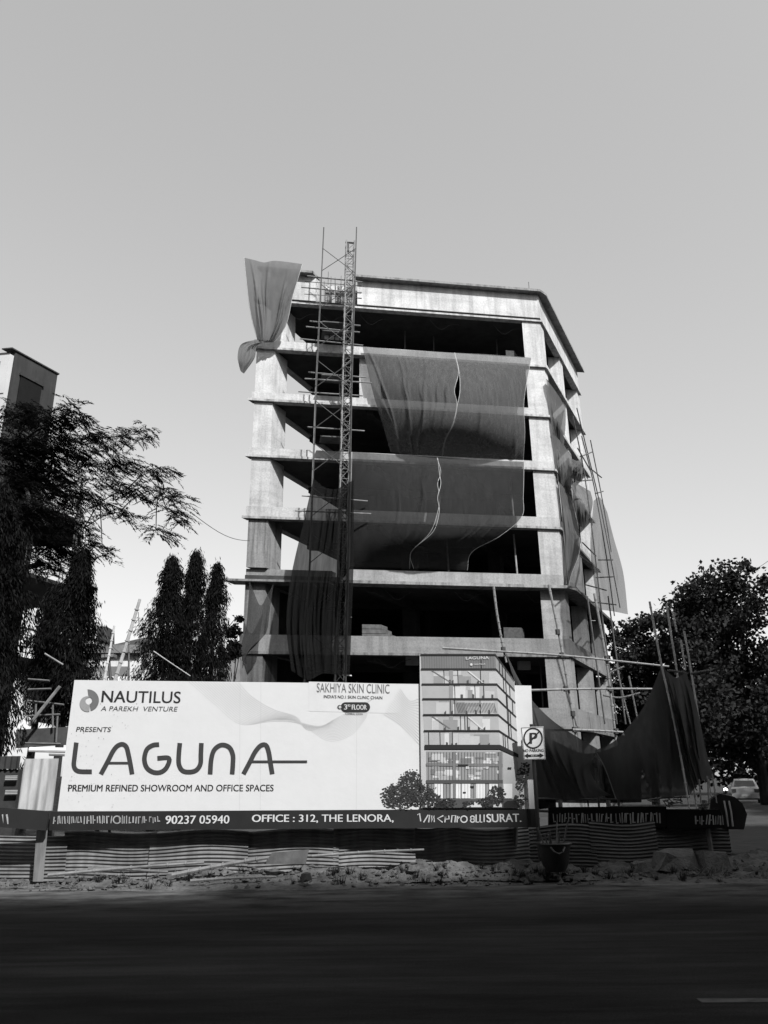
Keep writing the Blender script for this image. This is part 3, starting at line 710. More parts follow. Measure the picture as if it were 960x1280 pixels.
for s_ in (((65, 1160), (80, 1150), (88, 1205)), ((108, 1212), (140, 1160)), ((150, 1160), (143, 1212)), ((165, 1165), (160, 1210), (182, 1165), (182, 1210)), ((245, 1165), (205, 1185), (240, 1212)),
           ((255, 1212), (262, 1165), (262, 1190), (285, 1188), (282, 1165)), ((300, 1212), (305, 1165), (330, 1165), (325, 1212)), ((340, 1212), (342, 1168), (358, 1175), (342, 1188))):
    stroke(k, z3(*s_), 1.5, .036, False)
stroke(k, [(510 + (388 + 22 * math.cos(t)) / 5.565, 810 + (1190 + 22 * math.sin(t)) / 5.565) for t in np.linspace(0, 6.2, 20)], 1.5, .036, False)
stroke(k, [(510 + (447 + 13 * math.cos(t)) / 5.565, 810 + (1178 + 10 * math.sin(t)) / 5.565) for t in np.linspace(0, 6.2, 16)], 1.4, .036, False)
stroke(k, [(510 + (447 + 14 * math.cos(t)) / 5.565, 810 + (1200 + 11 * math.sin(t)) / 5.565) for t in np.linspace(0, 6.2, 16)], 1.4, .036, False)
for s_ in (((472, 1158), (472, 1210), (490, 1210)), ((500, 1158), (500, 1210), (515, 1210)), ((528, 1158), (528, 1210))): stroke(k, z3(*s_), 1.6, .036, False)
k.build('lettering', mat('smeared_white_ink', .34, .6, .2, 6), bbd)
# fine wave lines
k = MB()
for i in range(17):
    t = i / 16
    p = [(236 + 62 * t, 852 + 1.5 * t), (268 + 48 * t, 880 - 8 * t), (300 + 42 * t, 905 - 18 * t), (340 + 30 * t, 902 - 6 * t), (375 + 12 * t, 905 + 8 * t - 18 * t * (1 - t)),
         (410 + 14 * t, 926 - 30 * t), (440 + 8 * t, 918 - 36 * t), (458 + 8 * t, 897 - 26 * t)]
    stroke(k, p, .38, .0016 + i * .0001, k_=50)
for i in range(15):
    t = i / 14
    stroke(k, [(480 + 20 * t, 893 - 32 * t), (500 + 12 * t, 906 - 30 * t), (524.5, 931 - 58 * t)], .38, .0042 + i * .0001, k_=16)
k.build('wave_lines', INKF, bbd)
# the printed office block: a raised cut-out above the board
def Q(mb, pts, off): poly(mb, z3(*pts), off)
k = MB(); poly(k, z3((80, 48), (605, 45), (738, 232), (768, 1110), (92, 1112)), .05, .05); k.build('raised_panel', INKL, bbd)
SHADES = [mat('print_%d' % i, v, .5, .08, 3) for i, v in enumerate((.012, .05, .12, .19, .27, .34, .42, .5))]
lay = [MB() for _ in SHADES]
def pr(s_, pts, off): Q(lay[s_], pts, off)
def lx(y): return 88 + (y - 50) * .045
def cx(y): return 605 + (y - 50) * .05
def rx(y): return 735 + (y - 230) * .055
fl = [50, 150, 255, 357, 467, 578, 690]; fr = [230, 300, 385, 482, 575, 660, 752]
rr = np.random.default_rng(5)
for i in range(6):
    y0, y1 = fl[i] + 5, fl[i + 1] - 3
    base = 2 if i == 0 else 4
    pr(base, [(lx(y0), y0), (cx(y0), y0), (cx(y1), y1), (lx(y1), y1)], .053)
    if i:
        for q in range(7):
            xa = rr.uniform(150, 560); w = rr.uniform(25, 110); a = rr.uniform(.05, .5)
            pr(int(rr.choice([5, 5, 6, 3])), [(xa, y0 + (y1 - y0) * a), (xa + w, y0 + (y1 - y0) * a), (xa + w, y1 - 4), (xa, y1 - 4)], .0545 + q * .0004)
        pr(3, [(285, y0), (312, y0), (312, y1), (285, y1)], .0585)
        for q in range(5):
            xa = rr.uniform(230, 580); pr(1, [(xa, y1 - rr.uniform(14, 34)), (xa + 14, y1 - 28), (xa + 14, y1), (xa, y1)], .0592 + q * .0004)
        if i == 3:
            for q in range(26):
                xa = 330 + q * 10.5; pr(1, [(xa, y0 + 20), (xa + 3, y0 + 20), (xa + 22, y1 - 12), (xa + 19, y1 - 12)], .062)
        if i in (1, 4):
            pr(2, [(160, y0 + 5), (172, y0 + 5), (295, y1 - 14), (283, y1 - 14)], .0616)
            pr(6, [(410, y0 + 8), (425, y0 + 8), (525, y1 - 8), (510, y1 - 8)], .0619)
    else:
        for q in range(30): pr(1, [(95 + q * 17, y0), (96.5 + q * 17, y0), (99 + q * 17, y1), (97.5 + q * 17, y1)], .056)
    for xm in sorted(rr.uniform(140, 590, 3 if i else 2)):
        pr(0, [(xm, y0), (xm + 4, y0), (xm + 7, y1), (xm + 3, y1)], .063)
    # right flank of the printed block
    a, b, c, d = (cx(y0), y0), (rx(fr[i]), fr[i] + 5), (rx(fr[i + 1]), fr[i + 1] - 4), (cx(y1), y1)
    pr(5 if i else 3, [a, b, c, d], .053)
    for t in rr.uniform(.15, .85, 3):
        e = [a[j] + (b[j] - a[j]) * t for j in (0, 1)]; g = [d[j] + (c[j] - d[j]) * t for j in (0, 1)]
        pr(0, [tuple(e), (e[0] + 4, e[1] + 3), (g[0] + 4, g[1] + 3), tuple(g)], .063)
for i in range(7):
    th = 6 if i < 6 else 16
    y = fl[i]
    pr(0, [(lx(y) - 3, y - th), (cx(y), y - th), (cx(y), y + th), (lx(y) - 3, y + th)], .0645)
    pr(0, [(cx(y), y - th), (rx(fr[i]) + 1, fr[i] - th * .8), (rx(fr[i]) + 1, fr[i] + th * .8), (cx(y), y + th)], .0645)
pr(3, [(125, 720), (655, 720), (660, 1050), (130, 1050)], .053); pr(4, [(656, 722), (762, 790), (770, 1040), (662, 1040)], .053)
for q in range(60):
    xa = rr.uniform(140, 620); ya = rr.uniform(725, 900); w, hh = rr.uniform(15, 80), rr.uniform(6, 40)
    pr(int(rr.choice([4, 5, 6, 6, 2])), [(xa, ya), (min(xa + w, 650), ya), (min(xa + w, 650), ya + hh), (xa, ya + hh)], .054 + q * .00012)
for x0 in (180, 300, 370, 470, 560, 660): pr(7, [(x0, 945), (x0 + 62, 945), (x0 + 62, 1045), (x0, 1045)], .0616)
for x0 in (308, 628): pr(2, [(x0, 722), (x0 + 22, 722), (x0 + 22, 1045), (x0, 1045)], .0622)
pr(2, [(125, 800), (655, 806), (655, 826), (125, 820)], .0626); pr(1, [(125, 918), (656, 918), (656, 942), (125, 942)], .0626)
for q in range(24): pr(1, [(140 + q * 21, 724), (142 + q * 21, 724), (142 + q * 21, 1045), (140 + q * 21, 1045)], .0628)
for x0, y0, w in ((345, 690, 60), (345, 810, 70), (380, 1000, 20), (430, 960, 25), (690, 830, 26)): pr(0, [(x0, y0), (x0 + w, y0), (x0 + w, y0 + 12), (x0, y0 + 12)], .065)
pr(1, [(100, 1050), (768, 1050), (770, 1110), (100, 1110)], .0632)
for x0, w in ((120, 80), (390, 120), (590, 60), (690, 70)): pr(6, [(x0, 1085), (x0 + w * .3, 1070), (x0 + w * .8, 1072), (x0 + w, 1090), (x0 + w, 1106), (x0, 1106)], .0638)
for x0, w in ((180, 90), (510, 80), (660, 110)): pr(0, [(x0, 1082), (x0 + w * .25, 1062), (x0 + w * .75, 1062), (x0 + w, 1084), (x0 + w, 1108), (x0, 1108)], .0642)
pic = MB(); mi = []
for i, b in enumerate(lay):
    if b.n: pic.add(np.concatenate(b.v), b.f); mi += [i] * len(b.f)
po_ = pic.build('printed_picture', SHADES[0], bbd)
for m_ in SHADES[1:]: po_.data.materials.append(m_)
po_.data.polygons.foreach_set('material_index', mi)
for body, p0, p1, hh in (('LAGUNA', z3((400, 84))[0], z3((560, 80))[0], 3.6), ('NAUTILUS', z3((455, 121))[0], z3((535, 119))[0], 1.6)):
    lettering(body, p0, p1, hh, WHI, bbd, off=.068, bold=.01)
k = MB(); poly(k, [(z3((438, 118))[0][0] + 1.6 * math.cos(t), z3((438, 118))[0][1] + 1.6 * math.sin(t)) for t in np.linspace(0, 6.28, 12, endpoint=False)], .068); k.build('emblem', WHI, bbd)
# printed bushes: leaf dabs in three tones
for m_, n_, seed in ((INK, 900, 1), (INKD, 260, 2), (INKL, 18, 3)):
    r = np.random.default_rng(seed); k = MB(); c = 0
    for (x, y, a, b) in ((492, 992, 14, 13), (513, 976, 15, 14), (505, 995, 20, 14), (528, 992, 16, 13), (540, 1000, 12, 9), (560, 1003, 10, 6), (620, 992, 11, 10), (612, 1002, 18, 6), (650, 1000, 9, 7), (650, 975, 6, 14), (655, 962, 6, 10), (585, 1005, 8, 4)):
        for q in range(int(n_ * a * b / 900)):
            t, rr_ = r.uniform(0, 6.28), math.sqrt(r.random()) * (.92 + r.normal(0, .09)); px, py, s_ = x + a * rr_ * math.cos(t), min(y + b * rr_ * math.sin(t), 1009), r.uniform(.7, 1.9) * (1 if seed < 3 else .55)
            c += 1; an = r.uniform(0, 1.5)
            poly(k, [(px + s_ * math.cos(an + j * 1.571), py + s_ * .8 * math.sin(an + j * 1.571)) for j in range(4)], .066 + (c % 40) * .0001 + seed * .0045)
    k.build('printed_bush', m_, bbd)
# corrugated sheet fence below the band
CORR = mat('corrugated_sheet', .11, .55, .45, 2.5, streak=.3, spec=.35, stretch=(.4, 1, 3))
CORR2 = mat('corrugated_dark', .06, .7, .5, 3, spec=.25, stretch=(.4, 1, 3))  # darker sheets for the right end of the fence
CORL = mat('pale_corrugated', .3, .6, .3, 2.0, streak=.35, stretch=(3, 1, .5))
def corrugated(mb, p0, p1, z0, z1, pitch, amp, vertical=False, y_tilt=0.0, bend=0.0, seed=0):
    """p0,p1: ends (x,y); ridges run along the fence unless vertical"""
    p0, p1 = np.array(p0, float), np.array(p1, float); L_ = np.linalg.norm(p1 - p0); d = (p1 - p0) / L_; nrm = np.array([d[1], -d[0]])
    r = np.random.default_rng(seed)
    if vertical:
        k1 = max(8, int(L_ / pitch * 6)); k2 = 4
    else: k1 = 24; k2 = max(8, int((z1 - z0) / pitch * 8))
    G = np.zeros((k2, k1, 3)); ph = r.uniform(0, 6, 4)
    for i in range(k2):
        for j in range(k1):
            s_, t = j / (k1 - 1), i / (k2 - 1)
            w = amp * math.sin(2 * math.pi * ((s_ * L_) if vertical else t * (z1 - z0)) / pitch) + bend * (math.sin(s_ * 7 + ph[0]) * math.sin(t * 3 + ph[1]))
            p = p0 + d * s_ * L_ + nrm * (w - y_tilt * t)
            G[i, j] = (p[0], p[1], z0 + t * (z1 - z0) + (.03 * math.sin(s_ * 5 + ph[2]) if not vertical else 0) * (1 if t > .5 else .6))
    mb.grid(G)
fe = thing('corrugated_fence', 'low fence of dented horizontal corrugated sheets under the billboard', 'fence', (0, 15.3, .1))
xa = -9.4; i = 0
for x1 in (-5.9, -4.3, -2.6, -.95, .45, 1.3, 2.6, 3.9, 5.1, 6.6):
    yo = 15.22 + (i % 2) * .05 + max(0, x1) * .13
    k = MB(); corrugated(k, (xa - .05, yo), (x1 + .05, yo + (.1 if x1 > 0 else 0)), .02 + rng.uniform(0, .05), .83 + rng.uniform(-.04, .05), .062, .012, bend=.018, seed=i)
    k.build('corrugated_sheet', CORR if x1 < 3 else CORR2, fe, smooth=True); xa = x1; i += 1
for x, y0, y1, s_ in ():
    p, q = onY(x, y0, 15.12), onY(x + s_, y1, 15.12)
    k = MB(); corrugated(k, (p[0], 15.14), (q[0], 15.14), q[2], p[2], .08, .014, bend=.02, seed=x); k.build('patch_sheet', CORR, fe, smooth=True)
for px in (48, 300, 470, 672):
    p = onY(px, 1040, 15.3); k = MB(); yp = 15.42 + max(0, p[0]) * .16; k.tube([(p[0], yp, .0), (p[0], yp, .8)], .05, 6); k.build('fence_post', BAMD, fe)
po = tag(MB().prism([onY(41, 1102, 14.9), onY(54, 1102, 14.9), onY(54, 1102, 15.0), onY(41, 1102, 15.0)], [onY(46, 1033, 14.9), onY(60, 1033, 14.9), onY(60, 1033, 15.0), onY(46, 1033, 15.0)]).build('timber_post', mat('timber', .12, .85, .4, 4, stretch=(3, 3, .4)), loc=onY(48, 1102, 14.95)),
         'grey upright timber post before the left end of the corrugated fence', 'post')
k = MB(); p, q = onY(15, 1014, 15.15), onY(74, 948, 15.15); corrugated(k, (p[0] + .1, 15.15), (q[0] - .02, 15.18), p[2], q[2], .16, .02, True, seed=4)
tag(k.build('corrugated_sheet', CORL, loc=(p[0], 15.15, p[2]), smooth=True), 'pale upright corrugated sheet standing left of the billboard', 'metal sheet')
k = MB(); p, q = onY(-60, 1003, 16.5), onY(26, 945, 16.5); corrugated(k, (p[0], 16.5), (q[0], 16.5), q[2] - .25, q[2], .12, .02, True, seed=5)
k.box((p[0], 16.55, 0), (q[0], 16.7, q[2] - .26)); wl = k.build('boundary_wall', mat('dark_wall', .025, .9, .4, 3), loc=(p[0], 16.5, 0))
tag(wl, 'dark low boundary wall topped with a pale corrugated strip at left edge', 'wall')
for y in (974, 992):
    p = onY(14, y, 16.45); k = MB()
    for j in range(3): k.obox(p + Z * (.03 * j), (.12, 0, 0), (0, .015, 0), (0, 0, .008))
    k.build('wall_vent', mat('vent', .3, .7, .2, 4), wl)
k = MB(); P = [onY(-20, 1020, 14.6), onY(60, 1026, 14.75)]; k.obox((P[0] + P[1]) / 2, (P[1] - P[0]) / 2, (0, .03, 0), (0, 0, .16)); lb = k.build('lower_banner', BAND, loc=P[0])
tag(lb, 'short black banner board at the left end before the pale sheet', 'banner')
k = MB()
for x in (-6, -1, 3, 8): k.tube([onY(x, 1018, 14.62), onY(x + 2, 1030, 14.64)], .02, 4)
k.build('lettering', GARB, lb)

# second dark hoarding band on the right, with its illegible lettering
def hb(x, y, off=0.0): return onP(x, y, np.array([3.2, 16.3 - off, 0]), np.array([-.12, -1, 0]) / math.hypot(.12, 1))
hb_t = thing('hoarding_band', 'low black hoarding band with smeared white lettering under the dark site nets', 'hoarding', hb(690, 1060))
k = MB(); P = [hb(*p) for p in ((686, 1009), (686, 1034), (833, 1034), (833, 1008))]; k.prism([p + [0, .08, 0] for p in P], P); k.build('panel', mat('black_banner', .004, .6, .2, 3, spec=.1), hb_t)
ticks(692, 766, 1016, 1029, 20, hb_t, lambda x, y: hb(x, y, .01), 11); ticks(770, 826, 1015, 1030, 16, hb_t, lambda x, y: hb(x, y, .01), 12)
k = MB(); P = [hb(*p) for p in ((834, 1012), (834, 1036), (906, 1035), (900, 1012))]; k.prism([p + [0, .3, 0] for p in P], P); k.build('panel', MATS['black_banner'], hb_t)
ticks(869, 904, 1018, 1032, 10, hb_t, lambda x, y: hb(x, y, .012), 13)
for x in (700, 760, 822, 880):
    k = MB(); a = hb(x, 1000, -.15); b = a.copy(); b[2] = 0; k.tube([b, a], .045, 6); k.build('post', BAMD, hb_t)
k = MB()
for x, y in ((818, 1001), (835, 1004), (847, 1000), (880, 1008)):
    for q in range(6): k.tube([hb(x + rng.uniform(-9, 9), y + rng.uniform(-5, 5), .05), hb(x + rng.uniform(-9, 9), y + rng.uniform(-5, 5), .1), hb(x + rng.uniform(-9, 9), y + rng.uniform(-5, 5), .05)], .012, 4)
k.build('tie_rope', mat('tie_rope', .06, .8, .3, 5), hb_t)

# site nets over the hoarding
YN = 17.6
def yN(x, y, off): return onY(x, y, YN - off)
def gnet(name, label, panels, m=N_GND, ropes='', amp=.1, unp=yN, bul=.25):
    t = None
    for (top, right, bot, left, seed) in panels:
        P2 = coons(top, right, bot, left, 50, 50); v, u = np.mgrid[0:1:50j, 0:1:50j]
        off = bul * np.sin(math.pi * v) * np.sin(math.pi * u) + wrinkles(50, 50, amp, 12, seed, .6)
        P = netgrid(P2, unp, off)
        if t is None: t = thing(name, label, 'net', P[-1, 0])
        k_ = MB(); k_.grid(P); k_.build('net_panel', m, t, smooth=True)
        if ropes: e = MB(); edge_tubes(e, P, .012, ropes); e.build('hem_rope', mat('dull_rope', .16, .8, .3, 6), t)
    return t
gnet('site_net', 'dark site net sweeping down beside the no parking sign', [
    ([(632, 815), (648, 848), (664, 874), (690, 900), (718, 919), (747, 936)], [(747, 936), (738, 962), (750, 984), (764, 994)],
     [(672, 996), (715, 999), (764, 994)], [(632, 815), (646, 862), (664, 930), (672, 996)], 21)], amp=.14)
gnet('site_net', 'tall dark triangular site net drawn up to a bamboo pole', [
    ([(744, 938), (767, 927), (784, 910), (807, 879), (827, 832)], [(827, 832), (838, 880), (850, 940), (862, 994)],
     [(770, 999), (815, 999), (862, 994)], [(744, 938), (757, 962), (770, 999)], 22)], ropes='LR', amp=.05, bul=.35)
def yR(x, y, off): return onP(x, y, np.array([6.45, YN, 0]) + np.array(SN) * off * .6, np.array([.75, -.66, 0]))
gnet('site_net', 'crumpled dark site net hung over the corner poles at the right', [
    ([(827, 832), (836, 841), (846, 847), (858, 840)], [(858, 840), (872, 888), (884, 944), (893, 972)],
     [(862, 994), (875, 978), (893, 972)], [(827, 832), (838, 880), (850, 940), (862, 994)], 23)], amp=.22, unp=yR, bul=.2)
def yB(x, y, off): return onY(x, y, YN + .9 - off)
gnet('site_net', 'added dark backing sheet for the shaded opening between the sweeping and the triangular nets', [
    ([(690, 925), (735, 942), (790, 925)], [(790, 925), (800, 960), (802, 1003)], [(682, 1003), (740, 1004), (802, 1003)], [(690, 925), (686, 960), (682, 1003)], 24)], amp=.08, unp=yB, m=netting('dark_backing', .006, .97, .2))  # dark sheet added in place of the site's deep shade
# bamboo poles that carry the site nets
sp = thing('net_scaffold', 'bamboo pole frame holding up the dark site nets at the right corner', 'scaffold', onY(862, 1040, YN))
for pl, yy in (([(812, 752), (820, 795), (827, 832), (838, 880), (850, 940), (865, 1030)], YN - .3), ([(833, 755), (840, 800), (846, 838), (872, 1020)], YN + 1.0), ([(855, 789), (860, 815), (864, 840), (893, 1020)], YN + 1.4), ([(851, 800), (857, 838)], YN + 1.3),
               ([(841, 765), (846, 790)], YN + 2)):
    m = MB(); bamboo(m, [onY(x, y, yy) for x, y in pl], .025); m.build('pole', mat('bamboo_pale', .34, .6, .3, 5), sp)
for pl in ([(836, 838), (850, 840), (860, 842)], [(864, 842), (875, 840), (887, 838)], [(640, 998), (770, 999), (862, 996)]):
    m = MB(); bamboo(m, [onY(x, y, YN + .7) for x, y in pl], .026); m.build('pole', BAMD, sp)
for x in (668, 745, 770): 
    m = MB(); bamboo(m, [onY(x, 960, YN + .15), onY(x + 6, 1035, YN + .15)], .03); m.build('pole', BAMD, sp)
# upright battens and wrapping at the hoarding's right end
k = MB(); p = hb(918, 1033, -.4)
we = thing('wrapped_stack', 'black wrapped stack with pale straps at the right end of the hoarding', 'stack', p)
prof = [(886, 1036), (930, 1037), (934, 1018), (928, 1004), (918, 996), (900, 992), (888, 1000)]
P = [hb(x, y, -.3) for x, y in prof]; k.prism([q + [.25, .7, 0] for q in P], P); k.build('wrapping', mat('black_plastic', .012, .35, .3, 4, spec=.5), we)
for x in (905, 911):
    k = MB(); k.tube([hb(x, 1001, -.28), hb(x + 3, 1016, -.27), hb(x + 5, 1033, -.27)], .018, 5); k.build('strap', mat('strap', .3, .5, .2, 4), we)
for x0, x1 in ((874, 876), (884, 886), (890, 896)):
    k = MB(); k.tube([hb(x0, 974 + (x0 - 874) * -.4, -.3), hb(x1, 1004, -.3)], .016, 5); k.build('batten', BAM, we)

# no parking sign on its pole
ns = thing('no_parking_sign', 'white no parking sign with a crossed P on a dark pole', 'sign', onY(676, 1072, 14.7))
SY = 14.7
def sg(x, y, off=0.0): return onY(x, y, SY) + np.array([0, -off, 0])
k = MB(); P = [sg(*p) for p in ((651, 909), (655, 949.5), (682, 949), (679.5, 908))]; k.prism([p + [0, .02, 0] for p in P], P); k.build('plate', mat('sign_white', .5, .5, .15, 5), ns)
k = MB(); k.tube([sg(665, 905) + [0, .06, 0], sg(676, 1075) + [0, .06, 0]], .035, 8); k.build('pole', mat('black_pole', .02, .5, .3, 5), ns)
def sstroke(pts, w, off, closed=False):
    k_ = MB(); P2 = np.asarray(pts, float); m_ = len(P2); vs = []
    for i in range(m_):
        t = P2[min(i + 1, m_ - 1)] - P2[max(i - 1, 0)]; t = t / (np.linalg.norm(t) + 1e-9); n_ = np.array([-t[1], t[0]]) * w / 2
        vs += [sg(*(P2[i] + n_), off), sg(*(P2[i] - n_), off)]
    k_.add(vs, [(2 * i, 2 * i + 1, 2 * i + 3, 2 * i + 2) for i in range(m_ - 1)]); return k_
cxy = (666.3, 922.8)
sstroke([(cxy[0] + 11.3 * math.cos(t), cxy[1] + 12.3 * math.sin(t)) for t in np.linspace(0, 2 * math.pi, 40)], 2.0, .004).build('ring', INK, ns)
sstroke([(658.5, 931.5), (674.2, 914.2)], 1.8, .0055).build('slash', INK, ns)
lettering('P', (661.8, 929.5), (671.8, 929.2), 13.5, INK, ns, off=.007, bold=.06, unp=sg)
lettering('NO PARKING', (653.8, 940.2), (679.6, 939.6), 3.6, INK, ns, off=.005, bold=.02, unp=sg)
k = MB(); k.add([sg(x, y, .005) for x, y in ((655.2, 944.6), (660, 941.4), (660, 943.2), (674.5, 943), (674.5, 941.2), (679.8, 944.2), (674.5, 947.4), (674.5, 945.8), (660, 946.2), (660, 947.8))],
    [(0, 9, 2, 1), (0, 9, 2), (2, 9, 8, 3), (3, 8, 7, 4), (4, 7, 6, 5)][:1] + [(2, 8, 7, 3), (4, 6, 5)])
k.build('arrow', INK, ns)
lettering('50 m', (663.5, 945.7), (671.5, 945.5), 2.0, WHI, ns, off=.008, bold=.0, unp=sg)
# border of the plate
sstroke([(651.8, 909.8), (679, 908.9), (681.2, 948.2), (655.6, 948.8), (651.8, 909.8)], .6, .0045).build('border', INKD, ns)

# dark rubber tub at the foot of the pole
tb = thing('rubber_tub', 'black rubber tub with debris at the foot of the sign pole', 'tub', onY(694, 1079, 14.5))
c = onY(694, 1078, 14.5); c[2] = .18
k = MB(); prof = [(.17, 0), (.24, .12), (.29, .38), (.31, .42), (.33, .44), (.31, .46), (.28, .43), (.22, .1), (.02, .06)]
G = np.array([[c + np.array([r_ * math.cos(t) * 0.95, r_ * math.sin(t), z_]) for t in np.linspace(0, 2 * math.pi, 25)] for r_, z_ in prof]); k.grid(G); k.build('tub_body', mat('black_rubber', .01, .4, .2, 5, spec=.5), tb, smooth=True)
for s_ in (-1, 1):
    k = MB(); k.tube([c + [s_ * .12, -.3, .40], c + [s_ * .07, -.36, .33], c + [-s_ * .0, -.37, .30]], .018, 6); k.build('handle', MATS['black_rubber'], tb)
for q in range(7):
    a = rng.uniform(0, 6.28); k = MB(); k.tube([c + [.1 * math.cos(a), .1 * math.sin(a), .2], c + [.28 * math.cos(a), .28 * math.sin(a), .55 + rng.uniform(0, .25)]], .015, 5); k.build('stick', BAMD, tb)

# concrete lumps, planks, logs and a board on the verge
def lump(name, label, cat, c, size, seed, m, group=None):
    r = np.random.default_rng(seed); a = np.array([[x, y, z_] for z_ in (0, 1) for x, y in ((-1, -1), (0, -1.15), (1, -1), (1.1, 0), (1, 1), (0, 1.1), (-1, 1), (-1.12, 0))], float)
    a[8:, :2] *= .72; a += r.normal(0, .11, a.shape); P = c + a * np.array(size)
    k_ = MB(); k_.prism(P[:8], P[8:]); o = k_.build(name, m, loc=c); return tag(o, label, cat, group)
LUM = mat('broken_concrete', .07, .95, .4, 5, bump=.6)
c = onY(892, 1088, 15.0); c[2] = 0; lump('concrete_block', 'large broken concrete block on the verge at far right', 'rubble', c, (.3, .3, .38), 3, LUM)
c = onY(845, 1085, 15.1); c[2] = .08; lump('concrete_slab', 'tilted broken concrete slab left of the large block', 'rubble', c, (.38, .3, .34), 4, LUM)
c = onY(800, 1086, 15.0); c[2] = .1; lump('concrete_block', 'small concrete lump between the tub and the tilted slab', 'rubble', c, (.14, .12, .16), 5, LUM)
c = onY(383, 1098, 14.2); c[2] = .12; lump('dark_stone', 'small dark stone on the bright dirt below the board', 'stone', c, (.09, .07, .1), 6, mat('darkstone', .03, .9, .3, 5))
c = onY(515, 1070, 14.9); c[2] = .18; lump('stone', 'pale stone near the fence below the printed bushes', 'stone', c, (.08, .08, .08), 7, LUM)
k = MB(); P = [onY(x, y, 14.85) for x, y in ((330, 1080), (382, 1080), (386, 1062), (340, 1066))]; k.prism([p + [0, .04, 0] for p in P], P)
tag(k.build('wooden_board', mat('old_board', .07, .9, .4, 4), loc=P[0]), 'weathered board leaning against the fence above the verge', 'board')
logs = [((60, 1094), (255, 1078), 14.7, .03, 'long thin bamboo pole lying along the verge at left'), ((215, 1094), (335, 1072), 14.65, .04, 'thick pole lying slanted toward the weathered board'),
        ((238, 1101), (345, 1096), 14.3, .025, 'short stick lying flat on the dirt near the road'), ((390, 1070), (530, 1062), 15.0, .025, 'thin pole lying along the fence foot under the phone number'),
        ((110, 1086), (210, 1090), 14.9, .03, 'crooked branch lying at the fence foot at left')]
for a, b, yy, r_, lab in logs:
    P = [onY(*a, yy), onY((a[0] + b[0]) / 2, (a[1] + b[1]) / 2 - 1, yy + .05), onY(*b, yy + .1)]
    for p in P: p[2] = max(p[2], float(dirt_h(p[0], p[1])) + r_ * .6)
    k = MB(); bamboo(k, P, r_); tag(k.build('fallen_pole', BAMD if 'branch' in lab else mat('dry_wood', .13, .85, .35, 4), loc=P[0]), lab, 'pole', 'poles lying on the verge')
# brush pile at the right
br = MB(); c = onY(890, 1094, 14.6); c[2] = .05
for q in range(60):
    a = rng.uniform(0, 6.28); s_ = c + [rng.normal(0, .25), rng.normal(0, .15), 0]; br.tube([s_, s_ + [.3 * math.cos(a), .2 * math.sin(a), rng.uniform(.05, .25)]], .006, 3)
tag(br.build('brush_pile', mat('twigs', .07, .9, .4, 5), loc=c), 'heap of dry twigs in front of the large concrete block', 'brush')

# ================================================================== TREES
BARK = mat('bark', .02, .95, .4, 5, bump=.5)
LEAF_L = leafmat('feather_leaf', .012, .2)
LEAF_A = leafmat('column_leaf', .0045, .12)
LEAF_R = leafmat('broad_leaf', .022, .25)
def rand_dirs(n_, r): d = r.normal(0, 1, (n_, 3)); return d / np.linalg.norm(d, axis=1)[:, None]
def leafquads(c, d, w, l, wd):
    """leaf blades: centre base c, direction d, side w (unit), length l, width wd"""
    l = l[:, None]; wd = wd[:, None]
    return np.stack([c, c + d * l * .45 + w * wd, c + d * l, c + d * l * .45 - w * wd], 1)
def columnar_tree(label, base, height, rad, n_, seed, group, lift=.12):
    """mast tree: narrow crown of long hanging leaves"""
    r = np.random.default_rng(seed); t = thing('mast_tree', label, 'tree', base, group)
    k_ = MB(); k_.tube([base, np.asarray(base) + [0, 0, height * .97]], .14, 7, .03); k_.build('trunk', BARK, t)
    n_ = int(n_ * 1.7); m_ = n_ // 9
    h_ = r.random(m_) ** .9; prof = np.interp(h_, [0, .05, .3, .6, .82, .93, 1.0], [.7, 1.0, 1.0, .74, .46, .27, .06])
    lob = 1 + .26 * np.sin(h_ * 23 + seed) * r.uniform(.3, 1, m_) + .2 * np.sin(h_ * 61 + seed * 2)
    a = r.uniform(0, 6.283, m_); lob = lob * (1 + .34 * np.sin(a * 3 + h_ * 9 + seed)); R_ = rad * prof * lob * (r.random(m_) ** .35) * r.uniform(.75, 1.12, m_)
    c = np.asarray(base) + np.stack([R_ * np.cos(a), R_ * np.sin(a), lift * height + h_ * height * (1 - lift)], 1)
    c = np.repeat(c, 9, 0); a = np.repeat(a, 9); N_ = len(c)
    c += r.normal(0, 1, (N_, 3)) * np.array([.06, .06, .10])
    d = np.stack([np.cos(a) * .35, np.sin(a) * .35, -np.ones(N_)], 1) + r.normal(0, .28, (N_, 3)); d /= np.linalg.norm(d, axis=1)[:, None]
    w = np.cross(d, rand_dirs(N_, r)); w /= np.linalg.norm(w, axis=1)[:, None]
    k_ = MB(); k_.quads(leafquads(c, d, w, r.uniform(.10, .22, N_), r.uniform(.010, .02, N_))); k_.build('crown', LEAF_A, t)
    return t
MT = 'mast trees behind the billboard'
def gz(x, y, Y): p = onY(x, y, Y); return p
def ctree(label, x, ytop, Y, rad, n_, seed, grp=MT, lift=.12):
    p = onY(x, ytop, Y); columnar_tree(label, np.array([p[0], Y, .1]), p[2] - .1, rad, n_, seed, grp, lift)
ctree('massive dark mast tree at the very left edge of the street', 4, 610, 19, 1.3, 26000, 1, 'mast trees on the left')
ctree('slim mast tree rising between the left edge and the balconies', 66, 738, 21, .34, 5000, 2, 'mast trees on the left', .55)
ctree('wide mast tree just left of the billboard corner', 104, 690, 20.5, .66, 13000, 3, 'mast trees on the left', .42)
ctree('leftmost of the three mast trees above the billboard', 216, 698, 27, 1.12, 20000, 4, MT, .05)
ctree('middle and tallest of the three mast trees above the billboard', 246, 692, 27.5, .95, 19000, 5, MT, .05)
ctree('rightmost and slimmest of the three mast trees above the billboard', 272, 706, 28, .78, 14000, 6, MT, .05)

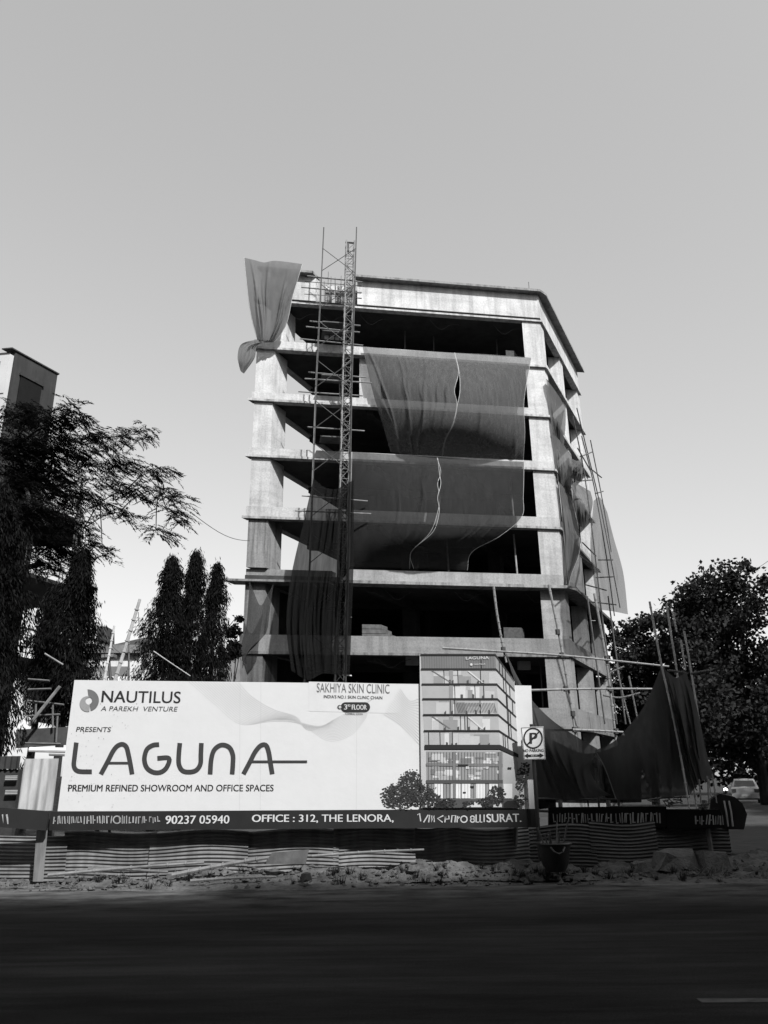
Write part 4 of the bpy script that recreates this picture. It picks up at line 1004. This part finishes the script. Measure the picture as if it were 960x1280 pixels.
def blob_tree(name, label, base, trunk_h, clusters, leaf, n_leaf, seed, m, limb=True, group=None, lw=.35, droop=0.0, tr=.2):
    """broad tree: limbs to every leaf clump, leaves scattered through the clumps"""
    r = np.random.default_rng(seed); base = np.asarray(base, float); t = thing(name, label, 'tree', base, group)
    k_ = MB(); fork = base + [0, 0, trunk_h]; k_.tube(smoothpoly([base, base + [.1, .05, trunk_h * .5], fork], 8), tr, 8, tr * .65)
    for (c, s_) in clusters:
        c = np.asarray(c); mid = fork + (c - fork) * .5 + r.normal(0, .25, 3) + [0, 0, .2]
        k_.tube(smoothpoly([fork, mid, c], 9), tr * .4, 5, .015)
    k_.build('trunk', BARK, t)
    tot = sum(s_[0] * s_[1] * s_[2] for _, s_ in clusters) ; Qs = []
    for c, s_ in clusters:
        n_ = int(n_leaf * s_[0] * s_[1] * s_[2] / tot) + 40
        sub = max(3, n_ // 45); sc_ = rand_dirs(sub, r) * (r.random((sub, 1)) ** .4) * r.uniform(.85, 1.25, (sub, 1)); cc = np.asarray(c) + sc_ * np.asarray(s_)
        wt = r.random(sub) ** 2 + .05; idx = r.choice(sub, n_, p=wt / wt.sum()); p = cc[idx] + r.normal(0, 1, (n_, 3)) * np.asarray(s_) * .16
        d = rand_dirs(n_, r); d[:, 2] -= droop; d /= np.linalg.norm(d, axis=1)[:, None]; w = np.cross(d, rand_dirs(n_, r)); w /= np.linalg.norm(w, axis=1)[:, None]
        l = r.uniform(.7, 1.3, n_) * leaf; Qs.append(leafquads(p, d, w, l, l * lw))
    k_ = MB(); k_.quads(np.concatenate(Qs)); k_.build('crown', m, t); return t
def clus(lst, Y, dy, seed):
    r = np.random.default_rng(seed); out = []
    for x, y, a, b in lst:
        yy = Y + r.uniform(-dy, dy); p = onY(x, y, yy); s_ = yy / FPX * 1.02; out.append((p, (a * s_, a * s_ * 1.1, b * s_)))
    return out
cl = clus([(900, 740, 42, 32), (870, 765, 36, 30), (925, 722, 25, 18), (850, 790, 32, 28), (905, 790, 45, 35), (880, 830, 50, 40), (925, 860, 40, 40), (840, 775, 22, 18), (935, 765, 25, 25), (870, 885, 50, 40), (920, 920, 45, 30)], 43, 2.5, 1)
blob_tree('broadleaf_tree', 'tallest leafy tree with a sunlit crown over the parked car', (20.0, 43.5, 0), 5, cl, .24, 26000, 21, LEAF_R, group='street trees at right', tr=.3)
cl = clus([(800, 790, 28, 22), (790, 820, 30, 28), (815, 830, 34, 30), (780, 850, 28, 26), (810, 880, 40, 34), (790, 920, 40, 34), (830, 940, 40, 34), (765, 800, 16, 18)], 47, 2, 2)
blob_tree('broadleaf_tree', 'dark dense tree between the concrete frame and the tallest tree', (15.5, 47.5, 0), 3.5, cl, .24, 20000, 22, LEAF_R, group='street trees at right', tr=.25)
cl = clus([(960, 730, 16, 22), (975, 760, 30, 40), (962, 800, 18, 30), (985, 850, 45, 50), (960, 900, 35, 45)], 40, 2, 3)
cl += [(np.array([x_, y_, z_]), (2.6, 2.6, 1.6)) for x_, y_, z_ in ((20, 27, 8), (21.5, 31, 8.5), (24, 30, 8), (24, 35, 8.5), (26.5, 39, 9), (27.5, 44, 9), (29, 36, 8), (23, 25, 7.5), (26, 34, 9.5), (28.5, 48, 9.5))]  # clumps added out of view to shade the side street and car
cl += [(np.array([29.0 + i_ * 2.2, 38 + (i_ % 2) * 4, 7 + (i_ % 3) * 1.8]), (2.6, 2.6, 2.2)) for i_ in range(5)] + [(np.array([27.0 + i_ * 2.5, 33 + (i_ % 2) * 5, 6.5 + (i_ % 3) * 2.2]), (2.4, 2.6, 2.2)) for i_ in range(5)]  # further unseen clumps widening the crown for the same shade
blob_tree('broadleaf_tree', 'leafy tree cut off by the right edge', (23.0, 40.5, 0), 4, cl, .24, 60000, 23, LEAF_R, group='street trees at right', tr=.28)
cl = clus([(880, 900, 60, 50), (930, 880, 60, 60), (830, 900, 55, 50), (980, 920, 50, 50), (905, 945, 55, 25), (955, 940, 55, 28), (850, 950, 50, 30)], 78, 5, 4)
blob_tree('broadleaf_tree', 'distant dark tree closing the far end of the side street', (35, 80, 0), 3, cl, .5, 14000, 24, leafmat('far_leaf', .008), group='street trees at right', tr=.35)
cl = clus([(292, 790, 8, 12), (297, 770, 6, 8), (290, 815, 10, 14)], 30, .3, 6)
blob_tree('broadleaf_tree', 'small ragged tree against the left corner of the concrete frame', (onY(292, 840, 30)[0], 30, 0), 5.0, cl, .12, 1600, 25, LEAF_A, tr=.06)

# feathery tree at the left: sprays of fine pinnate leaves on long reaching limbs
ft = thing('feathery_tree', 'large dark feathery tree reaching in from the left edge', 'tree', (-12.2, 21.5, 0))
r = np.random.default_rng(33)
sprays = [(30, 520, 34, 16), (75, 525, 26, 16), (95, 515, 12, 9), (20, 560, 46, 28), (70, 560, 42, 26), (110, 545, 22, 14), (128, 548, 20, 9), (150, 545, 22, 8), (172, 543, 16, 7), (185, 540, 10, 4),
          (105, 575, 34, 18), (140, 575, 28, 14), (165, 585, 24, 12), (190, 590, 18, 8), (205, 588, 12, 5), (130, 600, 30, 12), (160, 610, 26, 12), (175, 618, 18, 9), (200, 612, 16, 8), (215, 622, 16, 8), (232, 622, 9, 5),
          (210, 640, 16, 9), (222, 645, 12, 7), (195, 662, 10, 8), (205, 668, 9, 5), (60, 600, 46, 22), (30, 605, 40, 26), (90, 620, 34, 16), (125, 628, 20, 10), (150, 640, 20, 6), (165, 650, 12, 5), (40, 640, 40, 20), (70, 655, 34, 14),
          (60, 685, 30, 14), (85, 690, 28, 10), (110, 680, 20, 10), (128, 688, 14, 6), (55, 705, 26, 12), (105, 660, 14, 12)]
Qs = []; limb = MB(); root = np.array([-11.6, 21.5, 7.0])
limb.tube(smoothpoly([(-12.2, 21.5, 0), (-12.0, 21.5, 3.5), root], 8), .3, 8, .2)
sprays.sort(key=lambda q_: q_[0] + abs(q_[1] - 620) * .3)
for (x, y, a, b) in sprays:
    yy = 21 + r.uniform(-1.6, 1.6); c = onY(x, y, yy); s_ = yy / FPX * 1.02
    nodes = globals().setdefault('_nodes', [(root, .16)])
    best = min(range(len(nodes)), key=lambda i_: np.linalg.norm(nodes[i_][0] - c) + (3.0 if nodes[i_][0][0] > c[0] + .1 else 0)); pn, pr_ = nodes[best]
    rr0 = max(.018, pr_ * .72); limb.tube(smoothpoly([pn, pn + (c - pn) * .5 + np.array([0, 0, .08]) + r.normal(0, .05, 3), c], 8), rr0, 5, max(.01, rr0 * .7)); nodes.append((c, rr0 * .8))
    nf = int(7 + a * b * (.26 if x < 100 else .11))
    o = r.normal(0, 1, (nf, 3)) * (.5 if x < 100 else .42)
    fc = c + o * np.array([a * s_, .8, b * s_])
    for q in range(nf):
        out = np.array([1.0 if r.random() < .75 else -1, r.normal(0, .7), r.normal(-.15, .3)]); out /= np.linalg.norm(out); L_ = r.uniform(.25, .5); n_ = 11
        tt = np.linspace(.12, 1, n_); rach = fc[q] + out * (tt * L_)[:, None] + np.array([0, 0, -1]) * ((tt ** 2) * L_ * .35)[:, None]
        sd = np.cross(out, [0, 0, 1]); sd /= np.linalg.norm(sd) + 1e-9
        for sgn in (-1, 1):
            d = sd * sgn * .8 + out * .55 + np.array([0, 0, -.25]); d = d / np.linalg.norm(d) * np.ones((n_, 1)) + r.normal(0, .12, (n_, 3)); w = np.cross(d, [0, 0, 1.0]) + r.normal(0, .3, (n_, 3)); w /= np.linalg.norm(w, axis=1)[:, None]
            Qs.append(leafquads(rach, d, w, r.uniform(.10, .16, n_), np.full(n_, .016)))
limb.build('trunk', BARK, ft)
k = MB(); k.quads(np.concatenate(Qs)); k.build('crown', LEAF_L, ft)

# ================================================================== LEFT BUILDING, WHITE HOUSE, STREET FURNITURE
far = onY(72, 468, 31.0); near = onP(18, 452, far, SN); topz = far[2]
LB = thing('balcony_building', 'tall dark building at the left edge with a pale panelled front and steel balconies', 'building', (near[0], near[1], 0))
dk = mat('dark_render', .027, .85, .25, 1.0, streak=.25); pale = mat('pale_panel', .38, .5, .06, 1)
wd = np.array([-math.cos(RAD(-2)), math.sin(RAD(8)), 0])
n2, f2 = near * [1, 1, 0], far * [1, 1, 0]
k = MB(); k.prism([n2, n2 + wd * 9 + [0, 0, 0], f2 + wd * 9, f2][::-1], [p + Z * topz for p in (n2, n2 + wd * 9, f2 + wd * 9, f2)][::-1]); k.build('wall', dk, LB)
k = MB(); e = n2 - ES * .06
k.prism([e, e + wd * 9, e + wd * 9 - ES * .2, e - ES * .2], [p + Z * (topz - .25) for p in (e, e + wd * 9, e + wd * 9 - ES * .2, e - ES * .2)]); k.build('front_panelling', pale, LB)
k = MB()
for z_ in np.arange(2, topz, 1.9): k.obox(e - ES * .205 + wd * 4.5 + Z * z_, wd * 4.5, ES * .006, Z * .025)
for x_ in np.arange(.4, 9, 1.6): k.obox(e - ES * .205 + wd * x_ + Z * topz * .49, wd * .02, ES * .007, Z * topz * .48)
k.build('panel_joint', dsteel, LB)
k = MB(); k.prism([n2 - ES * .4 + SN * .12, f2 + SN * .12 + ES * .1, f2 - SN * .3 + ES * .1, n2 - ES * .4 - SN * .3][::1], [p + Z * (topz + .18) for p in (n2 - ES * .4 + SN * .12, f2 + SN * .12 + ES * .1, f2 - SN * .3 + ES * .1, n2 - ES * .4 - SN * .3)])
k = MB(); q = [n2 - ES * .25 + SN * .06, f2 + SN * .06 + ES * .05, f2 - SN * .4 + ES * .1, n2 - ES * .4 - SN * .4]
k.prism([p + Z * (topz + .003) for p in q], [p + Z * (topz + .06) for p in q]); k.build('roof_edge', dk, LB)
wl_ = np.linalg.norm(f2 - n2)
for vv, zt_, hh in ((.42, topz - 1.0, 1.9), (.42, topz - 5.2, 1.9)):
    c = n2 + ES * wl_ * vv + Z * (zt_ - hh / 2); k = MB(); k.obox(c + SN * .02, ES * .55, SN * .03, Z * hh / 2); wn = k.build('window', mat('window_dark', .008, .6, .2, 4, spec=.1), LB)
    k = MB(); k.obox(c + SN * .04 + Z * (hh / 2 + .06), ES * .62, SN * .06, Z * .05); k.build('lintel', dk, wn)
# steel balconies reaching out over the street
for (tx, ty, lx_, ly) in ((95, 652, 38, 650), (86, 736, 36, 741), (57, 832, 10, 838)):
    tip = onY(tx, ty, 27.5); inn = onY(lx_, ly, 26.0)
    k = MB(); z_ = tip[2]; base = [np.array([tip[0], tip[1], z_]), np.array([tip[0] - 1.0, tip[1] + 3.2, z_]), np.array([inn[0] - 2.5, tip[1] + 3.2, z_]), np.array([inn[0] - 2.5, inn[1], z_]), np.array([inn[0], inn[1] - .6, z_])]
    k.prism(base, [p + Z * .14 for p in base]); bl = k.build('balcony', mat('dark_deck', .01, .8, .3, 3), LB)
    rl = MB()
    for j in range(5):
        rl.tube([base[4] + Z * (.3 + j * .2), base[0] + Z * (.3 + j * .2), base[1] + Z * (.3 + j * .2)], .018, 4)
    for t in np.linspace(0, 1, 5): p = base[4] + (base[0] - base[4]) * t; rl.tube([p, p + Z * 1.15], .02, 4)
    for t in np.linspace(.2, 1, 4): p = base[0] + (base[1] - base[0]) * t; rl.tube([p, p + Z * 1.15], .02, 4)
    rl.build('railing', dsteel, bl)
k = MB(); k.tube([onY(103, 600, 27.4), onY(88, 745, 27.4), onY(84, 800, 27.4)], .045, 6); k.build('drain_pipe', dsteel, LB)
k = MB(); k.tube([onY(98, 625, 27.5), onY(82, 760, 27.5)], .03, 6); k.build('drain_pipe', dsteel, LB)
# diagonal props and low structures between the left trees
ls = thing('site_shed', 'low open shed with dark panels seen between the left trees', 'shed', onY(70, 1000, 19))
WT = mat('white_wash', .55, .8, .15, 2)
k = MB(); P = [onY(30, 900, 24), onY(92, 900, 24), onY(92, 828, 24), onY(26, 842, 24)]; P2 = [p + [0, 3, 0] for p in P]; k.prism(P2, P); k.build('white_wall', WT, ls)
k = MB(); P = [onY(20, 935, 18.5), onY(95, 930, 18.5), onY(95, 908, 18.5), onY(20, 912, 18.5)]; k.prism([p + [0, .1, 0] for p in P], P); k.build('dark_panel', mat('panel_dark', .04, .8, .3, 3), ls)
for a, b in (((35, 849), (62, 851)), ((35, 862), (64, 861)), ((35, 876), (80, 881)), ((36, 895), (75, 893)), ((30, 929), (76, 930)), ((72, 895), (70, 928)), ((66, 880), (66, 910)), ((45, 880), (44, 905))):
    k = MB(); k.tube([onY(*a, 18.4), onY(*b, 18.4)], .025, 5); k.build('rail', BAMD, ls)
k = MB(); k.tube([onY(36, 907, 18.2), onY(75, 858, 18.2)], .04, 6); k.build('diagonal_pole', BAM, ls)
k = MB(); k.tube([onY(56, 817, 19), onY(79, 831, 19)], .025, 6); k.build('diagonal_pole', BAM, ls)
tag(MB().tube([onY(37, 937, 16.6), onY(88, 938, 16.6)], .05, 8).build('white_pipe', mat('white_pipe', .6, .5, .1, 4), loc=onY(37, 937, 16.6)), 'bright white pipe lying level beside the billboard edge', 'pipe')
tag(MB().tube([onY(62, 942, 16.8), onY(90, 943, 16.8)], .045, 8).build('grey_pipe', mat('grey_pipe', .3, .5, .1, 4), loc=onY(62, 942, 16.8)), 'short grey pipe just under the bright white pipe', 'pipe')

wh = thing('white_house', 'low white house with a grey sign strip behind the billboard', 'house', onY(150, 980, 38) * [1, 1, 0])
def hs(x, y, o=0.0): return onY(x, y, 38 - o)
k = MB(); P = [hs(100, 990), hs(210, 990), hs(210, 822), hs(190, 817), (hs(168, 817)), hs(100, 815)]; k.prism([p + [0, 5, 0] for p in P], P); k.build('wall', mat('house_white', .5, .8, .1, 1.5, streak=.15), wh)
k = MB(); P = [hs(95, 816, .3), hs(176, 816, .3), hs(176, 806, .3), hs(95, 805, .3)]; k.prism([p + [0, 5, 0] for p in P], P); k.build('parapet', mat('house_grey', .13, .85, .3, 2), wh)
k = MB(); P = [hs(140, 806, -1), hs(215, 806, -1), hs(200, 797, -1), hs(180, 797, -1)]; k.prism([p + [0, 4, 0] for p in P], P); k.build('roof', mat('roof_dark', .06, .85, .3, 2), wh)
k = MB(); P = [hs(100, 845, .06), hs(160, 845, .06), hs(160, 833, .06), hs(100, 833, .06)]; k.prism([p + [0, .05, 0] for p in P], P); k.build('sign_strip', mat('strip_grey', .12, .7, .1, 3), wh)
k = MB(); P = [hs(100, 856, .06), hs(160, 856, .06), hs(160, 845.4, .06), hs(100, 845.4, .06)]; k.prism([p + [0, .05, 0] for p in P], P); k.build('sign_strip', WT, wh)
lettering('EKADO.I', (104, 852), (147, 852), 6.6, INK, wh, off=.09, bold=.03, unp=hs)
k = MB(); P = [hs(121, 806), hs(133, 806), hs(133, 783), hs(121, 783)]; k.prism([p + [0, 1.2, 0] for p in P], P); ac = k.build('louvre_box', mat('louvre', .03, .7, .2, 3), wh)
k = MB(); p = hs(184, 819, .2); [k.tube([p + [0, 0, -.3], p + [0, 0, .1]], .18, 10)]; k.build('water_tank', mat('tank', .2, .6, .2, 3), wh)
k = MB(); P = [onY(263, 852, 33), onY(300, 852, 33), onY(300, 824, 33), onY(263, 824, 33)]; k.prism([p + [0, 2, 0] for p in P], P); gh = k.build('grey_hut', mat('hut', .14, .85, .3, 2), loc=P[0] * [1, 1, 0])
k = MB(); P = [onY(262, 827, 32.8), onY(284, 827, 32.8), onY(284, 822, 32.8), onY(262, 822, 32.8)]; k.prism([p + [0, 2, 0] for p in P], P); k.build('roof', mat('hut_roof', .3, .8, .2, 2), gh)
tag(gh, 'small grey hut half hidden behind the three mast trees', 'hut')
def pole(label, pts, Y, r_, m, name='leaning_pole', group='poles standing behind the billboard'):
    P = [onY(x, y, Y) for x, y in pts]; k_ = MB(); bamboo(k_, P, r_); return tag(k_.build(name, m, loc=P[0]), label, 'pole', group)
pole('long bamboo pole leaning right behind the billboard top', [(140, 862), (158, 805), (175, 749)], 17.0, .045, mat('pole_mid', .28, .7, .3, 4))
pole('shorter thin pole left of the long leaning bamboo', [(128, 862), (136, 820), (143, 782)], 17.5, .03, mat('pole_light', .4, .7, .3, 4))
pole('straight thin dark pole between the leaning bamboo and the mast trees', [(161, 862), (161, 795)], 18, .025, BAMD)
pole('pale pole slanting down in front of the three mast trees', [(192, 814), (214, 829), (238, 845)], 19, .014, mat('pole_mid', .28))
lp = thing('street_lamp', 'small dark street lamp with a flat twin head behind the billboard', 'street lamp', onY(142, 900, 20))
k = MB(); k.tube([onY(142, 900, 20), onY(136, 822, 20)], .035, 6); k.build('pole', dsteel, lp)
k = MB(); a, b = onY(129, 821, 20), onY(144, 820, 20); k.obox((a + b) / 2, (b - a) / 2, (0, .14, 0), (0, 0, .04)); k.build('lamp_head', mat('lamp_head', .12, .5, .2, 4), lp)
for lab, a, b, ya, yb, r_ in (('thin cable sagging from the feathery tree to the concrete frame', (238, 640), (312, 676), 21, 34.4, .012), ('thin stay wire from the wide mast tree down to the billboard', (122, 765), (158, 820), 20, 19, .008),
                              ('thin wire hanging down from the leaning bamboo to the billboard', (173, 765), (182, 850), 17, 17.2, .007), ('thin cable crossing the sky at the right edge', (900, 728), (975, 690), 40, 36, .012)):
    A_, B_ = onY(*a, ya), onY(*b, yb); P = [A_ + (B_ - A_) * t - Z * .25 * math.sin(math.pi * t) * (1 if ya != yb else 0) for t in np.linspace(0, 1, 12)]
    k = MB(); k.tube(P, r_, 4); tag(k.build('cable', dsteel, loc=A_), lab, 'cable')

# ================================================================== CAR AND MOTORBIKE ON THE SIDE STREET
def make_car(label, pos, yaw):
    t = thing('parked_car', label, 'car', (0, 0, 0)); R_ = lambda p: p
    W2 = .83
    paint = mat('silver_paint', .26, .35, .05, 2, spec=.5); glass = mat('car_glass', .015, .1, .1, 2, spec=.6); rub = MATS['black_rubber']
    # side profile (y along the car, rear at -2.1), half widths per station
    st = [(-2.15, .45, .62, .70), (-2.1, .30, .92, .76), (-1.75, .24, 1.00, .82), (-1.0, .22, 1.00, .84), (0, .22, .98, .84), (1.0, .24, .95, .83), (1.75, .26, .82, .80), (2.1, .32, .68, .72), (2.15, .42, .58, .66)]
    G = []
    for y, z0, z1, w in st:
        G.append([(-w * .93, y, z0), (-w, y, z0 + .12), (-w, y, z1 - .16), (-w * .94, y, z1 - .03), (0, y, z1 + .02), (w * .94, y, z1 - .03), (w, y, z1 - .16), (w, y, z0 + .12), (w * .93, y, z0), (-w * .93, y, z0)])
    k_ = MB(); k_.grid(np.array(G)); k_.add(G[0][:9], [tuple(range(9))]); k_.add(G[-1][:9], [tuple(range(8, -1, -1))]); k_.build('body', paint, t, smooth=True)
    gh_ = [(-1.45, .98, .74), (-.85, 1.40, .60), (-.3, 1.47, .60), (.25, 1.44, .60), (1.05, .97, .74)]
    k_ = MB(); k_.grid(np.array([[(-w * 1.06, y, .96), (-w, y, z), (0, y, z + .03), (w, y, z), (w * 1.06, y, .96)] for y, z, w in gh_])); k_.build('cabin', paint, t, smooth=True)
    def gl(name, pts, m): k__ = MB(); k__.add(pts, [tuple(range(len(pts)))]); return k__.build(name, m, t)
    gl('rear_window', [(-.62, -1.44, 1.02), (.62, -1.44, 1.02), (.54, -.93, 1.375), (-.54, -.93, 1.375)], glass)
    gl('windscreen', [(.62, .98, 1.04), (-.62, .98, 1.04), (-.54, .32, 1.43), (.54, .32, 1.43)], glass)
    for s_ in (-1, 1): gl('side_window', [(s_ * .79, -1.1, 1.02), (s_ * .79, .8, 1.02), (s_ * .635, .2, 1.40), (s_ * .635, -.75, 1.38)], glass)
    k_ = MB(); k_.box((-.80, -2.24, .34), (.80, -2.1, .60)); k_.build('bumper', paint, t)
    k_ = MB(); k_.box((-.26, -2.252, .44), (.26, -2.243, .56)); k_.build('number_plate', mat('plate', .4, .5, .1, 4), t)
    for s_ in (-1, 1):
        k_ = MB(); k_.obox((s_ * .66, -2.13, .78), (.14, 0, 0), (0, .035, 0), (0, 0, .1)); k_.build('tail_lamp', mat('tail_lamp', .06, .2, .2, 4, spec=.6), t)
        for y in (-1.3, 1.3):
            k_ = MB(); k_.tube([(s_ * .84, y, .31), (s_ * .64, y, .31)], .31, 18); wh_ = k_.build('wheel', rub, t); k_ = MB(); k_.tube([(s_ * .85, y, .31), (s_ * .843, y, .31)], .19, 14); k_.build('rim', steel, wh_)
        k_ = MB(); k_.obox((s_ * .93, .75, 1.02), (.09, 0, 0), (0, .04, 0), (0, 0, .06)); k_.build('wing_mirror', paint, t)
    k_ = MB()
    for x in (-.3, .3): k_.tube([(x, -.7, 1.49), (x, .1, 1.50)], .025, 6)
    k_.build('roof_rail', dsteel, t)
    t.location = pos; t.rotation_euler = (0, 0, yaw)
    return t
pc = onZ(934, 1002, 0.0); pc = ORG + (pc - ORG) * (53 / pc[1]); 
make_car('silver saloon car seen from behind on the shaded side street', (pc[0], 53, 0.0), -RAD(24))
mbk = thing('motorbike', 'dark motorbike with its headlight on beside the silver car', 'motorbike', (0, 0, 0))
for y in (-.6, .65):
    k = MB(); k.tube([(.055, y, .3), (-.055, y, .3)], .3, 16); w_ = k.build('wheel', MATS['black_rubber'], mbk); k = MB(); k.tube([(.06, y, .3), (-.06, y, .3)], .17, 12); k.build('rim', steel, w_)
k = MB(); k.tube(smoothpoly([(0, .5, .62), (0, .1, .78), (0, -.3, .72), (0, -.75, .80)], 12), .14, 8, .09); k.build('body', mat('bike_paint', .03, .3, .2, 4, spec=.5), mbk, smooth=True)
k = MB(); k.obox((0, .3, .82), (.12, 0, 0), (0, .38, 0), (0, 0, .05)); k.build('seat', MATS['black_rubber'], mbk)
k = MB(); k.tube([(0, -.62, .3), (0, -.45, 1.0)], .035, 6); k.build('fork', dsteel, mbk)
k = MB(); k.tube([(-.34, -.36, 1.06), (0, -.45, 1.0), (.34, -.36, 1.06)], .018, 6); k.build('handlebar', dsteel, mbk)
k = MB(); k.tube([(0, -.52, .86), (0, -.62, .86)], .1, 14); k.build('headlight', mat('headlight_lens', .8, .2, .0, 4, emit=6), mbk)
k = MB(); k.box((-.13, -.1, .25), (.13, .3, .6)); k.build('engine', dsteel, mbk)
hp = onY(910, 977, 50); mbk.location = (hp[0], 50.6, 0.0); mbk.rotation_euler = (0, 0, -RAD(20))

# garden walls along the far side of the side street
k = MB(); a = np.array([24.0, 30, 0]); b = a + ES * 80; k.prism([a, a + SN * .3, b + SN * .3, b], [p + Z * 1.8 for p in (a, a + SN * .3, b + SN * .3, b)])
tag(k.build('boundary_wall', mat('street_wall', .012, .9, .4, 2), loc=a), 'dark boundary wall along the right side of the side street', 'wall')
k = MB(); a = np.array([-60.0, 62, 0]); b = np.array([18.0, 62, 0]); k.prism([a, b, b + [0, .3, 0], a + [0, .3, 0]], [p + Z * 2.2 for p in (a, b, b + [0, .3, 0], a + [0, .3, 0])])
tag(k.build('boundary_wall', mat('back_wall', .02, .9, .4, 2), loc=a), 'long plain wall behind the concrete frame and the white house', 'wall')

# ================================================================== ACROSS THE STREET, BEHIND THE CAMERA: unseen blocks added and sized to shade the road
def add_shade_block(label, x0, x1, y0, h_, m):
    t = thing('shade_block', label, 'building', ((x0 + x1) / 2, y0, 0), 'unseen shade blocks across the street')
    k_ = MB(); k_.box((x0, y0 - 10, 0), (x1, y0, h_)); k_.build('wall', m, t)
    for z_ in np.arange(1.0, h_ - 2, 3.2):
        for x in np.arange(x0 + 1, x1 - 1.5, 3.0):
            k_ = MB(); k_.box((x, y0 - .05, z_), (x + 1.5, y0 + .03, z_ + 1.6)); k_.build('window', MATS['window_dark'], t)
    k_ = MB(); k_.box((x0 - .2, y0 - 10.2, h_ + .003), (x1 + .2, y0 + .25, h_ + .3)); k_.build('roof', dk, t)
add_shade_block('unseen eight storey dark block added behind the viewer to shade the road', -24, 10.6, -9.6, 25.6, dk)
add_shade_block('taller unseen dark block added behind the viewer to shade the road and verge', 11.0, 16.4, -9.6, 27.4, dk)
add_shade_block('narrow unseen block added behind the viewer to shade the right verge', 16.8, 22.3, -9.6, 29.6, dk)
add_shade_block('unseen tower block added at the right end behind the viewer to shade the side road', 22.7, 46, -9.6, 41, dk)
